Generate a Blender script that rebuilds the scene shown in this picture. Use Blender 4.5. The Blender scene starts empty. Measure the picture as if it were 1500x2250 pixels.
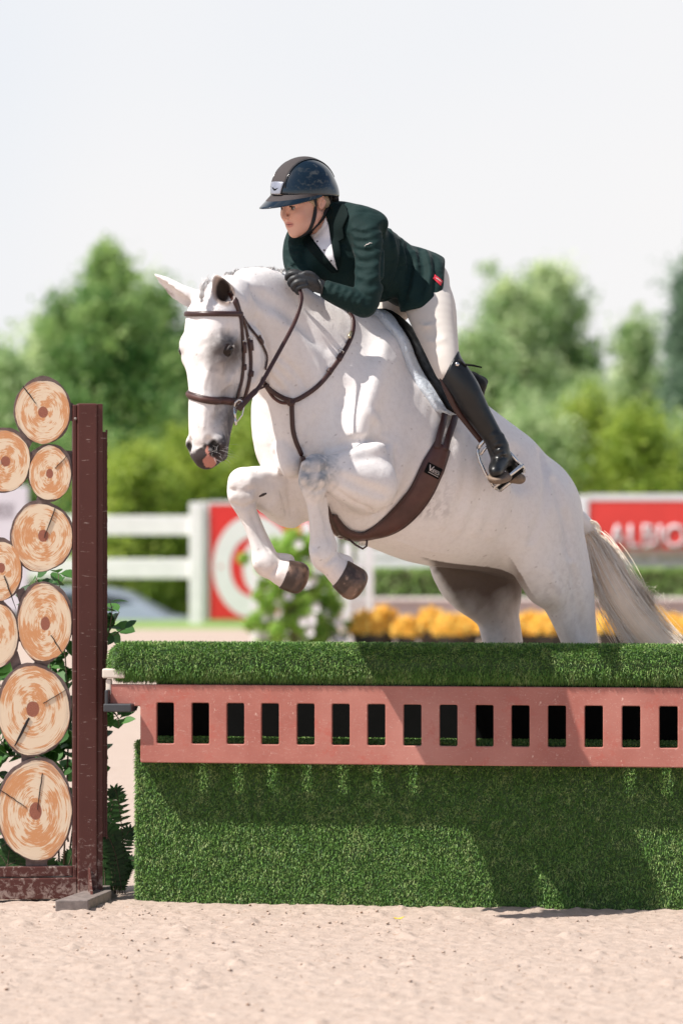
import bpy, bmesh, math, random, os
import numpy as np
from mathutils import Vector, Matrix
from mathutils.bvhtree import BVHTree
R = math.radians
rnd = random.Random(7)
nrg = np.random.default_rng(11)
SC = bpy.context.scene
COL = SC.collection
# ---------------------------------------------------------------- camera
CAMH = 1.435; FPX = 8437.5; Y0 = 14.0; YH = Y0 - .05; S0 = FPX / Y0      # 135 mm lens on a 24 mm wide frame
cam_d = bpy.data.cameras.new("camera"); cam = bpy.data.objects.new("camera", cam_d); COL.objects.link(cam)
cam.location = (0, 0, CAMH); cam.rotation_euler = (R(90), 0, 0)
cam_d.sensor_fit = 'HORIZONTAL'; cam_d.sensor_width = 24; cam_d.lens = 135
cam_d.clip_start = 0.5; cam_d.clip_end = 2000
cam_d.dof.use_dof = True; cam_d.dof.focus_distance = 13.75; cam_d.dof.aperture_fstop = 2.7
SC.camera = cam
# ---------------------------------------------------------------- light
SUN_TRAVEL = Vector((1.698, 0.763, -2.6)).normalized()      # direction the sunlight travels
sd = bpy.data.lights.new("sun", 'SUN'); sun = bpy.data.objects.new("sun", sd); COL.objects.link(sun)
sd.energy = 5.0; sd.angle = R(0.55); sd.color = (1.0, 0.955, 0.89)
sun.rotation_euler = SUN_TRAVEL.to_track_quat('-Z', 'Y').to_euler()
sun.location = (-6, -2, 14)
to_sun = -SUN_TRAVEL
world = bpy.data.worlds.new("World"); SC.world = world; world.use_nodes = True
wt = world.node_tree; wt.nodes.clear()
def wn(t, **k):
    n = wt.nodes.new(t)
    for a, b in k.items(): setattr(n, a, b)
    return n
def wmath(op, a, b=None, clamp=False):
    n = wn('ShaderNodeMath', operation=op, use_clamp=clamp)
    for i, x in enumerate((a, b)):
        if x is None: continue
        if isinstance(x, (int, float)): n.inputs[i].default_value = x
        else: wt.links.new(x, n.inputs[i])
    return n.outputs[0]
sky = wn('ShaderNodeTexSky', sky_type='NISHITA', sun_disc=False)
sky.sun_elevation = math.asin(to_sun.z); sky.sun_rotation = math.atan2(to_sun.x, to_sun.y)
sky.air_density = 1.0; sky.dust_density = 1.5; sky.ozone_density = 2.0
bg_sky = wn('ShaderNodeBackground'); bg_sky.inputs[1].default_value = 0.09
wt.links.new(sky.outputs[0], bg_sky.inputs[0])
bg_cl = wn('ShaderNodeBackground'); bg_cl.inputs[0].default_value = (0.78, 0.785, 0.81, 1); bg_cl.inputs[1].default_value = 1.0
tc = wn('ShaderNodeTexCoord'); sep = wn('ShaderNodeSeparateXYZ'); wt.links.new(tc.outputs['Generated'], sep.inputs[0])
zz = wmath('MAXIMUM', sep.outputs[2], 0.0)
den = wmath('ADD', zz, 0.22)
cmb = wn('ShaderNodeCombineXYZ')
wt.links.new(wmath('DIVIDE', sep.outputs[0], den), cmb.inputs[0]); wt.links.new(wmath('DIVIDE', sep.outputs[1], den), cmb.inputs[1])
ns = wn('ShaderNodeTexNoise'); ns.inputs['Scale'].default_value = 2.3; ns.inputs['Detail'].default_value = 7; ns.inputs['Roughness'].default_value = 0.58
wt.links.new(cmb.outputs[0], ns.inputs['Vector'])
puff = wmath('MULTIPLY', wmath('SUBTRACT', ns.outputs[0], 0.53), 9.0, True)
puff = wmath('MULTIPLY', puff, 0.92)
hz = wmath('SUBTRACT', 1.0, wmath('MULTIPLY', wmath('SUBTRACT', zz, 0.04), 5.0, True), True)       # white haze towards the horizon
front = wmath('MULTIPLY', wmath('SUBTRACT', sep.outputs[1], 0.45), 4.0, True)                    # thick veil of cloud to the north
veil = wmath('MAXIMUM', hz, wmath('MULTIPLY', front, 0.97))
mask = wmath('MAXIMUM', puff, veil)
# a soft mottling of the veil
ns2 = wn('ShaderNodeTexNoise'); ns2.inputs['Scale'].default_value = 2.6; ns2.inputs['Detail'].default_value = 3
wt.links.new(tc.outputs['Generated'], ns2.inputs['Vector'])
rmp = wn('ShaderNodeValToRGB'); rmp.color_ramp.elements[0].position = 0.38; rmp.color_ramp.elements[1].position = 0.62
rmp.color_ramp.elements[0].color = (0.635, 0.66, 0.70, 1); rmp.color_ramp.elements[1].color = (0.745, 0.72, 0.705, 1)
wt.links.new(ns2.outputs[0], rmp.inputs[0]); wt.links.new(rmp.outputs[0], bg_cl.inputs[0])
mx = wn('ShaderNodeMixShader'); wo = wn('ShaderNodeOutputWorld')
wt.links.new(mask, mx.inputs[0]); wt.links.new(bg_sky.outputs[0], mx.inputs[1]); wt.links.new(bg_cl.outputs[0], mx.inputs[2])
wt.links.new(mx.outputs[0], wo.inputs[0])
SC.view_settings.view_transform = 'Standard'; SC.view_settings.look = 'None'
SC.view_settings.exposure = 0.42; SC.view_settings.gamma = 1.0; SC.view_settings.use_curve_mapping = False
SC.cycles.max_bounces = 8; SC.cycles.transparent_max_bounces = 6

# ---------------------------------------------------------------- helpers
def tag(o, label=None, cat=None, group=None, kind=None):
    if label: o['label'] = label
    if cat: o['category'] = cat
    if group: o['group'] = group
    if kind: o['kind'] = kind
    return o
def empty(name, loc=(0, 0, 0), rz=0.0):
    o = bpy.data.objects.new(name, None); COL.objects.link(o); o.location = loc; o.rotation_euler = (0, 0, rz)
    o.empty_display_size = 0.1
    return o
def put(name, mesh, mat=None, parent=None, smooth=False):
    if mat is not None:
        for m in (mat if isinstance(mat, (list, tuple)) else [mat]): mesh.materials.append(m)
    o = bpy.data.objects.new(name, mesh); COL.objects.link(o)
    if parent is not None:
        o.parent = parent
        o.matrix_parent_inverse = par_inv(parent)
    if smooth and len(mesh.polygons): mesh.polygons.foreach_set('use_smooth', [True] * len(mesh.polygons))
    return o
def wmat(p):
    m = Matrix.LocRotScale(p.location, p.rotation_euler, p.scale)
    if p.parent is not None: m = wmat(p.parent) @ p.matrix_parent_inverse @ m
    return m
def par_inv(p): return wmat(p).inverted()
def mesh_np(name, V, F, mi=None):
    """V (n,3) array, F list of index tuples or (m,k) array"""
    me = bpy.data.meshes.new(name)
    V = np.asarray(V, dtype=np.float32)
    if isinstance(F, np.ndarray):
        m, k = F.shape
        me.vertices.add(len(V)); me.vertices.foreach_set('co', V.ravel())
        me.loops.add(m * k); me.loops.foreach_set('vertex_index', F.ravel().astype(np.int32))
        me.polygons.add(m); me.polygons.foreach_set('loop_start', np.arange(0, m * k, k, dtype=np.int32))
        me.update(calc_edges=True); me.validate()
    else:
        me.from_pydata([tuple(v) for v in V], [], F); me.update()
    if mi is not None: me.polygons.foreach_set('material_index', np.asarray(mi, dtype=np.int32))
    return me
def setcol(me, C, name='col'):
    a = me.color_attributes.new(name, 'FLOAT_COLOR', 'POINT')
    C = np.asarray(C, dtype=np.float32)
    if C.shape[1] == 3: C = np.hstack([C, np.ones((len(C), 1), np.float32)])
    a.data.foreach_set('color', C.ravel())
def P(u, v, w=0.0):
    """photo pixel u,v and depth offset w (pixels behind the Y0 plane) -> point"""
    Y = YH + w / S0
    return Vector(((u - 750) * Y / FPX, Y, CAMH - (v - 1125) * Y / FPX))
def PN(A):
    A = np.asarray(A, dtype=np.float64); Y = YH + A[:, 2] / S0
    return np.stack([(A[:, 0] - 750) * Y / FPX, Y, CAMH - (A[:, 1] - 1125) * Y / FPX], 1)
def at(u, v, Y): return Vector(((u - 750) * Y / FPX, Y, CAMH - (v - 1125) * Y / FPX))

# node materials
class NT:
    def __init__(s, name):
        s.m = bpy.data.materials.new(name); s.m.use_nodes = True; s.t = s.m.node_tree; s.t.nodes.clear()
        s.b = s.n('ShaderNodeBsdfPrincipled'); s.o = s.n('ShaderNodeOutputMaterial'); s.l(s.b.outputs[0], s.o.inputs[0])
    def n(s, t, **k):
        n = s.t.nodes.new(t)
        for a, b in k.items(): setattr(n, a, b)
        return n
    def l(s, a, b): s.t.links.new(a, b)
    def set(s, **k):
        for a, b in k.items():
            i = s.b.inputs[a.replace('_', ' ')]
            if hasattr(b, 'is_output') or isinstance(b, bpy.types.NodeSocket): s.l(b, i)
            else: i.default_value = b
        return s
    def math(s, op, a, b=None, c=None, clamp=False):
        n = s.n('ShaderNodeMath', operation=op, use_clamp=clamp)
        for i, x in enumerate((a, b, c)):
            if x is None: continue
            if isinstance(x, (int, float)): n.inputs[i].default_value = x
            else: s.l(x, n.inputs[i])
        return n.outputs[0]
    def obj(s): return s.n('ShaderNodeTexCoord').outputs['Object']
    def geo(s): return s.n('ShaderNodeNewGeometry').outputs['Position']
    def map(s, vec, scale=(1, 1, 1), loc=(0, 0, 0), rot=(0, 0, 0)):
        n = s.n('ShaderNodeMapping'); s.l(vec, n.inputs[0]); n.inputs['Scale'].default_value = scale; n.inputs['Location'].default_value = loc; n.inputs['Rotation'].default_value = rot
        return n.outputs[0]
    def noise(s, vec, scale, detail=4, rough=0.5, dist=0.0):
        n = s.n('ShaderNodeTexNoise'); n.inputs['Scale'].default_value = scale; n.inputs['Detail'].default_value = detail
        n.inputs['Roughness'].default_value = rough; n.inputs['Distortion'].default_value = dist
        if vec is not None: s.l(vec, n.inputs['Vector'])
        return n.outputs[0]
    def ramp(s, fac, stops, interp='LINEAR'):
        n = s.n('ShaderNodeValToRGB'); cr = n.color_ramp; cr.interpolation = interp
        while len(cr.elements) < len(stops): cr.elements.new(0.5)
        for e, (p, c) in zip(cr.elements, stops):
            e.position = p; e.color = (c[0], c[1], c[2], 1) if not isinstance(c, (int, float)) else (c, c, c, 1)
        s.l(fac, n.inputs[0]); return n.outputs[0]
    def mix(s, fac, a, b, mode='MIX'):
        n = s.n('ShaderNodeMix', data_type='RGBA', blend_type=mode)
        for i, x in ((0, fac), (6, a), (7, b)):
            if isinstance(x, (int, float)): n.inputs[i].default_value = x
            elif isinstance(x, (tuple, list)): n.inputs[i].default_value = (x[0], x[1], x[2], 1)
            else: s.l(x, n.inputs[i])
        return n.outputs[2]
    def attr(s, name='col'):
        n = s.n('ShaderNodeAttribute'); n.attribute_name = name; return n.outputs['Color']
    def bump(s, h, strength=0.3, dist=0.01, normal=None):
        n = s.n('ShaderNodeBump'); n.inputs['Strength'].default_value = strength; n.inputs['Distance'].default_value = dist
        s.l(h, n.inputs['Height'])
        if normal is not None: s.l(normal, n.inputs['Normal'])
        s.l(n.outputs[0], s.b.inputs['Normal']); return n.outputs[0]
def plain(name, c, rough=0.6, nscale=30, amount=0.12, metallic=0.0, bump=0.1, bdist=0.002, spec=0.5, **kw):
    t = NT(name); g = t.obj()
    f = t.noise(g, nscale, 5, 0.6)
    a = tuple(x * (1 - amount) for x in c); b = tuple(min(1, x * (1 + amount)) for x in c)
    t.set(Base_Color=t.ramp(f, [(0.3, a), (0.7, b)]), Roughness=rough, Metallic=metallic)
    t.b.inputs['Specular IOR Level'].default_value = spec
    if bump: t.bump(t.noise(g, nscale * 6, 4), bump, bdist)
    for k, v in kw.items(): t.b.inputs[k.replace('_', ' ')].default_value = v
    return t.m

# mesh bits (bmesh)
def bm_box(bm, c, s, M=None, mi=0):
    r = bmesh.ops.create_cube(bm, size=1.0)
    T = Matrix.Translation(c) @ Matrix.Diagonal((s[0], s[1], s[2], 1))
    if M is not None: T = M @ T
    bmesh.ops.transform(bm, matrix=T, verts=r['verts'])
    for f in {f for v in r['verts'] for f in v.link_faces}: f.material_index = mi
    return r['verts']
def bm_obj(name, bm, mat, parent=None, bevel=0.0, seg=2, smooth=False):
    me = bpy.data.meshes.new(name); bm.normal_update(); bm.to_mesh(me); bm.free()
    o = put(name, me, mat, parent, smooth)
    if bevel:
        b = o.modifiers.new('bevel', 'BEVEL'); b.width = bevel; b.segments = seg; b.limit_method = 'ANGLE'; b.angle_limit = R(40)
        b.harden_normals = False
    return o
def tube_np(pts, rad, n=8, caps=True):
    """tube along pts (list of Vector) with radius per point -> V,F"""
    pts = [Vector(p) for p in pts]; m = len(pts)
    if not hasattr(rad, '__len__'): rad = [rad] * m
    V = []; F = []; prev = None
    for i, p in enumerate(pts):
        t = (pts[min(i + 1, m - 1)] - pts[max(i - 1, 0)])
        t = t.normalized() if t.length > 1e-9 else Vector((0, 0, 1))
        if prev is None:
            a = Vector((0, 0, 1)) if abs(t.z) < 0.9 else Vector((1, 0, 0))
            x = t.cross(a).normalized()
        else:
            x = (prev - t * prev.dot(t)).normalized()
        prev = x; y = t.cross(x)
        for k in range(n):
            a = 2 * math.pi * k / n
            V.append(p + (x * math.cos(a) + y * math.sin(a)) * rad[i])
    for i in range(m - 1):
        for k in range(n):
            F.append((i * n + k, i * n + (k + 1) % n, (i + 1) * n + (k + 1) % n, (i + 1) * n + k))
    if caps:
        F.append(tuple(range(n - 1, -1, -1))); F.append(tuple((m - 1) * n + k for k in range(n)))
    return V, F
class MB:
    def __init__(s): s.V = []; s.F = []; s.M = []
    def add(s, V, F, mi=0):
        o = len(s.V); s.V += [tuple(v) for v in V]; s.F += [tuple(i + o for i in f) for f in F]; s.M += [mi] * len(F); return s
    def tube(s, pts, rad, n=8, mi=0): return s.add(*tube_np(pts, rad, n), mi)
    def build(s, name, mat, parent=None, smooth=True):
        return put(name, mesh_np(name, np.array(s.V), s.F, s.M), mat, parent, smooth)
def catmull(pts, sub):
    A = np.asarray(pts, dtype=np.float64); n = len(A)
    if n < 3 or sub <= 1:
        if n == 2 and sub > 1: return np.array([A[0] + (A[1] - A[0]) * i / sub for i in range(sub + 1)])
        return A
    E = np.vstack([2 * A[0] - A[1], A, 2 * A[-1] - A[-2]]); out = []
    for i in range(n - 1):
        p0, p1, p2, p3 = E[i], E[i + 1], E[i + 2], E[i + 3]
        for k in range(sub):
            t = k / sub
            out.append(0.5 * ((2 * p1) + (p2 - p0) * t + (2 * p0 - 5 * p1 + 4 * p2 - p3) * t * t + (3 * p1 - p0 - 3 * p2 + p3) * t ** 3))
    out.append(A[-1]); return np.array(out)

# ---------------------------------------------------------------- signed-distance modelling
class Field:
    """Organic bodies are grown as one smooth union of tapered limbs and muscles on a grid (u,v,w) and skinned once."""
    def __init__(s, U, V, W):
        s.U, s.V, s.W = [np.asarray(a, dtype=np.float32) for a in (U, V, W)]
        s.D = np.full((len(s.U), len(s.V), len(s.W)), 60.0, np.float32)
    def block(s, lo, hi):
        r = []
        for a, l, h in zip((s.U, s.V, s.W), lo, hi):
            i0 = int(np.searchsorted(a, l)); i1 = int(np.searchsorted(a, h)); r.append(slice(max(0, i0 - 1), min(len(a), i1 + 1)))
        return tuple(r)
    def grids(s, b): return s.U[b[0]][:, None, None], s.V[b[1]][None, :, None], s.W[b[2]][None, None, :]
    def comb(s, b, d, k, op):
        A = s.D[b]
        if op == 'add':
            h = np.maximum(k - np.abs(A - d), 0) / k if k > 0 else 0
            s.D[b] = np.minimum(A, d) - (h * h * k * 0.25 if k > 0 else 0)
        else:
            d = -d; h = np.maximum(k - np.abs(A - d), 0) / k if k > 0 else 0
            s.D[b] = np.maximum(A, d) + (h * h * k * 0.25 if k > 0 else 0)
    def chain(s, nodes, k=20, psi=40, sub=4, op='add', flat=None):
        """nodes (u,v,w,a[,b]) : centre, radius in the body's own side plane, lateral radius; psi = heading of the side plane"""
        N = np.array([tuple(n) + ((n[3],) if len(n) == 4 else ()) for n in nodes], dtype=np.float64)
        N = catmull(N, sub) if len(N) > 1 else N
        rm = max(N[:, 3].max(), N[:, 4].max()); m = rm + k + 8
        lo = N[:, :3].min(0) - m; hi = N[:, :3].max(0) + m
        b = s.block(lo, hi)
        if any(x.stop - x.start < 2 for x in b): return
        T = np.full(s.D[b].shape, 60.0, np.float32)
        L = np.array([math.sin(R(psi)), 0, -math.cos(R(psi))])
        if len(N) == 1: N = np.vstack([N, N + [0, 0.01, 0, 0, 0]])
        off = [x.start for x in b]
        for i in range(len(N) - 1):
            p0, p1 = N[i], N[i + 1]
            m2 = max(p0[3], p0[4], p1[3], p1[4]) + k + 8
            sb = s.block(np.minimum(p0[:3], p1[:3]) - m2, np.maximum(p0[:3], p1[:3]) + m2)
            if any(x.stop - x.start < 2 for x in sb): continue
            U, V, W = s.grids(sb)
            d = p1[:3] - p0[:3]; dd = float(d @ d) + 1e-6
            t = np.clip(((U - p0[0]) * d[0] + (V - p0[1]) * d[1] + (W - p0[2]) * d[2]) / dd, 0, 1)
            qu = U - (p0[0] + t * d[0]); qv = V - (p0[1] + t * d[1]); qw = W - (p0[2] + t * d[2])
            a = p0[3] + t * (p1[3] - p0[3]); bb = p0[4] + t * (p1[4] - p0[4])
            r2 = qu * qu + qv * qv + qw * qw
            if abs(p0[3] - p0[4]) + abs(p1[3] - p1[4]) > 0.01:
                ql = qu * L[0] + qw * L[2]
                rt = a / bb
                q = np.sqrt(np.maximum(r2 + ql * ql * (rt * rt - 1), 1e-6))
                dist = (q - a) * np.minimum(1.0, 1.0 / rt) if False else (q - a) / np.maximum(1.0, np.sqrt(np.maximum(1e-6, (r2 - ql * ql + ql * ql * rt ** 4))) / q)
            else:
                dist = np.sqrt(r2) - a
            loc = tuple(slice(x.start - o, x.stop - o) for x, o in zip(sb, off))
            T[loc] = np.minimum(T[loc], dist.astype(np.float32))
        s.comb(b, T, k, op)
    def ell(s, c, r, M=None, k=15, op='add'):
        """ellipsoid: centre, radii along the columns of M (orthonormal axes in u,v,w)"""
        M = np.eye(3) if M is None else np.asarray(M, dtype=np.float64)
        rm = max(r) + k + 8; b = s.block(np.array(c) - rm, np.array(c) + rm)
        if any(x.stop - x.start < 2 for x in b): return
        U, V, W = s.grids(b); U = U - c[0]; V = V - c[1]; W = W - c[2]
        k0 = 0; k1 = 0
        for j in range(3):
            q = U * M[0, j] + V * M[1, j] + W * M[2, j]
            k0 = k0 + (q / r[j]) ** 2; k1 = k1 + (q / r[j] ** 2) ** 2
        k0 = np.sqrt(k0 + 1e-9); k1 = np.sqrt(k1 + 1e-12)
        s.comb(b, (k0 * (k0 - 1) / k1).astype(np.float32), k, op)
    def plane(s, p, n, lo, hi, k=4):
        """cut away everything on the side the normal points to, inside the box lo..hi"""
        b = s.block(lo, hi); U, V, W = s.grids(b)
        d = -((U - p[0]) * n[0] + (V - p[1]) * n[1] + (W - p[2]) * n[2])
        s.comb(b, d.astype(np.float32) + 0 * s.D[b], k, 'sub')
    def surf(s, u, v):
        i = int(np.clip(np.searchsorted(s.U, u), 1, len(s.U) - 1)); j = int(np.clip(np.searchsorted(s.V, v), 1, len(s.V) - 1)); c = s.D[i, j]; k = np.flatnonzero(c < 0)
        if not len(k): return None
        k = k[0]; 
        if k == 0: return float(s.W[0])
        a, b = float(c[k - 1]), float(c[k]); return float(s.W[k - 1] + (s.W[k] - s.W[k - 1]) * a / (a - b))
    def relief(s, pts, r, h, k=8, op='add', sub=6):
        """a raised line (tendon, vein, muscle edge) or a furrow, laid along the skin that faces the camera"""
        c = catmull(pts, 3) if len(pts) > 2 else np.array(pts, float); N = []
        for q in c:
            w = s.surf(q[0], q[1])
            if w is not None: N.append((q[0], q[1], w + ((r - h) if op == 'add' else -(r - h)), r))
        if not N: return
        if len(N) > 2: N[0] = N[0][:3] + (r * .6,); N[-1] = N[-1][:3] + (r * .6,)
        s.chain(N, k, 40, 2, op)
    def offset(s, o): s.D = s.D - np.float32(o)
    def skin(s, smooth=1):
        D = s.D; ins = D < 0
        nx, ny, nz = D.shape
        c = [ins[i:nx - 1 + i, j:ny - 1 + j, k:nz - 1 + k] for i in (0, 1) for j in (0, 1) for k in (0, 1)]
        cnt = sum(x.astype(np.int8) for x in c); act = (cnt > 0) & (cnt < 8)
        idx = -np.ones(act.shape, np.int32); I = np.argwhere(act); idx[act] = np.arange(len(I))
        acc = np.zeros((len(I), 3)); num = np.zeros(len(I))
        ax = (s.U, s.V, s.W)
        corners = [(i, j, k) for i in (0, 1) for j in (0, 1) for k in (0, 1)]
        val = {q: D[I[:, 0] + q[0], I[:, 1] + q[1], I[:, 2] + q[2]].astype(np.float64) for q in corners}
        for q in corners:
            for d in range(3):
                if q[d]: continue
                q2 = list(q); q2[d] = 1; q2 = tuple(q2)
                a, b_ = val[q], val[q2]; cr = (a < 0) != (b_ < 0)
                t = np.where(cr, a / np.where(cr, a - b_, 1), 0)
                p = np.zeros((len(I), 3))
                for e in range(3):
                    base = ax[e][I[:, e] + q[e]]
                    p[:, e] = base if e != d else base + t * (ax[e][I[:, e] + 1] - base)
                acc[cr] += p[cr]; num[cr] += 1
        Vt = acc / num[:, None]
        Q = []
        for d in range(3):
            sl0 = [slice(None)] * 3; sl1 = [slice(None)] * 3
            sl0[d] = slice(0, -1); sl1[d] = slice(1, None)
            cr = ins[tuple(sl0)] != ins[tuple(sl1)]
            E = np.argwhere(cr); e1, e2 = [x for x in range(3) if x != d]
            ok = (E[:, e1] > 0) & (E[:, e2] > 0) & (E[:, e1] < D.shape[e1] - 1) & (E[:, e2] < D.shape[e2] - 1)
            E = E[ok]; quad = []
            for (o1, o2) in ((-1, -1), (0, -1), (0, 0), (-1, 0)):
                K = E.copy(); K[:, e1] += o1; K[:, e2] += o2; quad.append(idx[K[:, 0], K[:, 1], K[:, 2]])
            quad = np.stack(quad, 1)
            fl = ins[E[:, 0], E[:, 1], E[:, 2]]
            if d == 1: fl = ~fl
            quad = np.where(fl[:, None], quad, quad[:, ::-1]); Q.append(quad[(quad >= 0).all(1)])
        Q = np.vstack(Q)
        # drop tiny loose bits, then relax a little
        for _ in range(smooth):
            S = np.zeros_like(Vt); n = np.zeros(len(Vt))
            for a, b_ in ((0, 1), (1, 2), (2, 3), (3, 0)):
                np.add.at(S, Q[:, a], Vt[Q[:, b_]]); np.add.at(n, Q[:, a], 1)
                np.add.at(S, Q[:, b_], Vt[Q[:, a]]); np.add.at(n, Q[:, b_], 1)
            Vt = Vt * 0.5 + 0.5 * S / np.maximum(n, 1)[:, None]
        a_, b_, c_ = Vt[Q[:, 0]], Vt[Q[:, 1]], Vt[Q[:, 2]]
        if (a_ * np.cross(b_, c_)).sum() < 0: Q = Q[:, ::-1].copy()
        return Vt, Q
def axis(*segs):
    out = [segs[0][0]]
    for a, b, st in segs:
        n = max(1, int(round((b - a) / st))); out += [a + (b - a) * (i + 1) / n for i in range(n)]
    return out
def skin_obj(F, name, mat, parent, smooth=1, colfn=None):
    V, Q = F.skin(smooth)
    me = mesh_np(name, PN(V), Q)
    if colfn is not None: setcol(me, colfn(V))
    return put(name, me, mat, parent, True), V, Q
# ---------------------------------------------------------------- materials of the setting
def sand_mat():
    t = NT('sand'); g = t.geo()
    big = t.noise(g, 0.9, 3, 0.5); fine = t.noise(g, 60, 6, 0.7); mid = t.noise(g, 9, 5, 0.65)
    c = t.ramp(mid, [(0.25, (0.385, 0.295, 0.24)), (0.6, (0.45, 0.355, 0.295)), (0.85, (0.495, 0.40, 0.34))])
    c = t.mix(t.ramp(fine, [(0.33, 0.8), (0.43, 0.0)]), c, (0.34, 0.22, 0.16))
    spk = t.noise(g, 24, 2, 0.5)
    c = t.mix(t.ramp(spk, [(0.68, 0.0), (0.72, 0.5)]), c, (0.26, 0.15, 0.09))
    c = t.mix(t.math('MULTIPLY', big, 0.25), c, (0.50, 0.41, 0.35))
    t.set(Base_Color=c, Roughness=0.95); t.b.inputs['Specular IOR Level'].default_value = 0.2
    t.bump(t.math('ADD', fine, t.math('MULTIPLY', mid, 1.4)), 0.55, 0.012)
    return t.m
def turf_mat(name='turf', dark=1.0):
    t = NT(name); a = t.attr('col')
    t.set(Base_Color=a, Roughness=0.5); t.b.inputs['Specular IOR Level'].default_value = 0.35
    return t.m
def leaf_mat(name, c1, c2, trans=0.35):
    t = NT(name)
    a = t.n('ShaderNodeAttribute'); a.attribute_name = 'col'
    f = t.math('MULTIPLY', a.outputs['Fac'], 1.0)
    c = t.ramp(f, [(0.0, c1), (1.0, c2)])
    t.set(Base_Color=c, Roughness=0.55)
    tr = t.n('ShaderNodeBsdfTranslucent'); t.l(c, tr.inputs[0])
    m = t.n('ShaderNodeMixShader'); m.inputs[0].default_value = trans
    t.l(t.b.outputs[0], m.inputs[1]); t.l(tr.outputs[0], m.inputs[2]); t.l(m.outputs[0], t.o.inputs[0])
    return t.m
M_sand = sand_mat()
M_turf = turf_mat()
M_turf_base = plain('turf_backing', (0.045, 0.085, 0.028), 0.9, 60)
M_white = plain('white_paint', (0.82, 0.79, 0.80), 0.45, 6, 0.06)
M_bark = plain('bark', (0.13, 0.095, 0.065), 0.9, 12, 0.3, bump=0.6, bdist=0.02)
M_grass = plain('grass_ground', (0.20, 0.30, 0.08), 0.9, 3, 0.35, bump=0.4)

# ---------------------------------------------------------------- ground
def noise2(X, Y, seed, scale, octs=4):
    r = np.random.default_rng(seed); out = np.zeros_like(X); amp = 1.0
    for o in range(octs):
        G = r.standard_normal((64, 64)); s = scale * 2 ** o
        x = (X * s) % 64; y = (Y * s) % 64; xi = np.floor(x).astype(int); yi = np.floor(y).astype(int); fx = x - xi; fy = y - yi
        fx = fx * fx * (3 - 2 * fx); fy = fy * fy * (3 - 2 * fy)
        a = G[xi % 64, yi % 64]; b = G[(xi + 1) % 64, yi % 64]; c = G[xi % 64, (yi + 1) % 64]; d = G[(xi + 1) % 64, (yi + 1) % 64]
        out += amp * ((a * (1 - fx) + b * fx) * (1 - fy) + (c * (1 - fx) + d * fx) * fy); amp *= 0.55
    return out
gx = np.array(axis((-600, -40, 80), (-40, -6, 4), (-6, -1.75, .25), (-1.75, 1.75, .0085), (1.75, 6, .25), (6, 40, 4), (40, 600, 80)))
gy = np.array(axis((-60, 4, 8), (4, 10.2, .3), (10.2, 14.6, .0115), (14.6, 18, .1), (18, 50, 1.0), (50, 60, 1.0), (60, 120, 5), (120, 1500, 120)))
GX, GY = np.meshgrid(gx, gy, indexing='ij')
near = np.clip((15.2 - GY) / 0.6, 0, 1) * np.clip((GY - 9.5) / 0.6, 0, 1) * np.clip((2.1 - np.abs(GX)) / .3, 0, 1)
clod = noise2(GX, GY, 3, 9.0, 3); n1 = noise2(GX, GY, 1, 3.0, 4); n2 = noise2(GX, GY, 2, 28.0, 3)
GZ = near * (0.0022 * n1 + 0.0026 * n2 + 0.012 * np.clip(clod - 1.35, 0, 1.2)) - 0.004 * near
def sst(x): x = np.clip(x, 0, 1); return x * x * (3 - 2 * x)
GZ = GZ - 1.15 * sst((GY - 51.2) / 3.6)
nxg, nyg = len(gx), len(gy)
idg = np.arange(nxg * nyg).reshape(nxg, nyg)
FG = np.stack([idg[:-1, :-1], idg[1:, :-1], idg[1:, 1:], idg[:-1, 1:]], -1).reshape(-1, 4)
cy = (GY[:-1, :-1] + GY[1:, 1:]).reshape(-1) / 2
g = put('ground', mesh_np('ground', np.stack([GX, GY, GZ], -1).reshape(-1, 3), FG, (cy > 47.0).astype(int)), [M_sand, M_grass], None, True)
tag(g, kind='structure')

# loose clods and wood crumbs in the footing, far too many to count
def clods():
    r = np.random.default_rng(12); n = 1300; ico = [(0, 0, 1), (.9, 0, .3), (.28, .85, .3), (-.73, .53, .3), (-.73, -.53, .3), (.28, -.85, .3), (0, 0, -.6)]
    fi = [(0, 1, 2), (0, 2, 3), (0, 3, 4), (0, 4, 5), (0, 5, 1), (6, 2, 1), (6, 3, 2), (6, 4, 3), (6, 5, 4), (6, 1, 5)]
    y = 10.3 + 3.75 * r.random(n) ** .8; x = r.uniform(-1.35, 1.45, n) * y / 14.0; ix = np.clip(np.searchsorted(gx, x), 0, nxg - 1); iy = np.clip(np.searchsorted(gy, y), 0, nyg - 1)
    z = GZ[ix, iy]; s = .0022 + .0060 * r.random(n) ** 6; V = []; F = []; M = []
    I = np.array(ico)
    for k in range(n):
        A = I * s[k] * r.uniform(.6, 1.3, (7, 3)) * np.array([1.2, 1.2, .8]); V.append(A + [x[k], y[k], z[k] + s[k] * .25]); F += [tuple(q + 7 * k for q in f) for f in fi]; M += [int(r.random() < .10)] * 10
    o = put('loose_clods', mesh_np('loose_clods', np.vstack(V), F, M), [plain('sand_clod', (.45, .34, .27), .95, 60, .2), plain('bark_crumb', (.24, .14, .09), .9, 60, .3)], None, True)
    tag(o, 'small sandy clods and brown wood crumbs strewn over the pale sand', 'loose clods', None, 'stuff')
clods()
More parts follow.
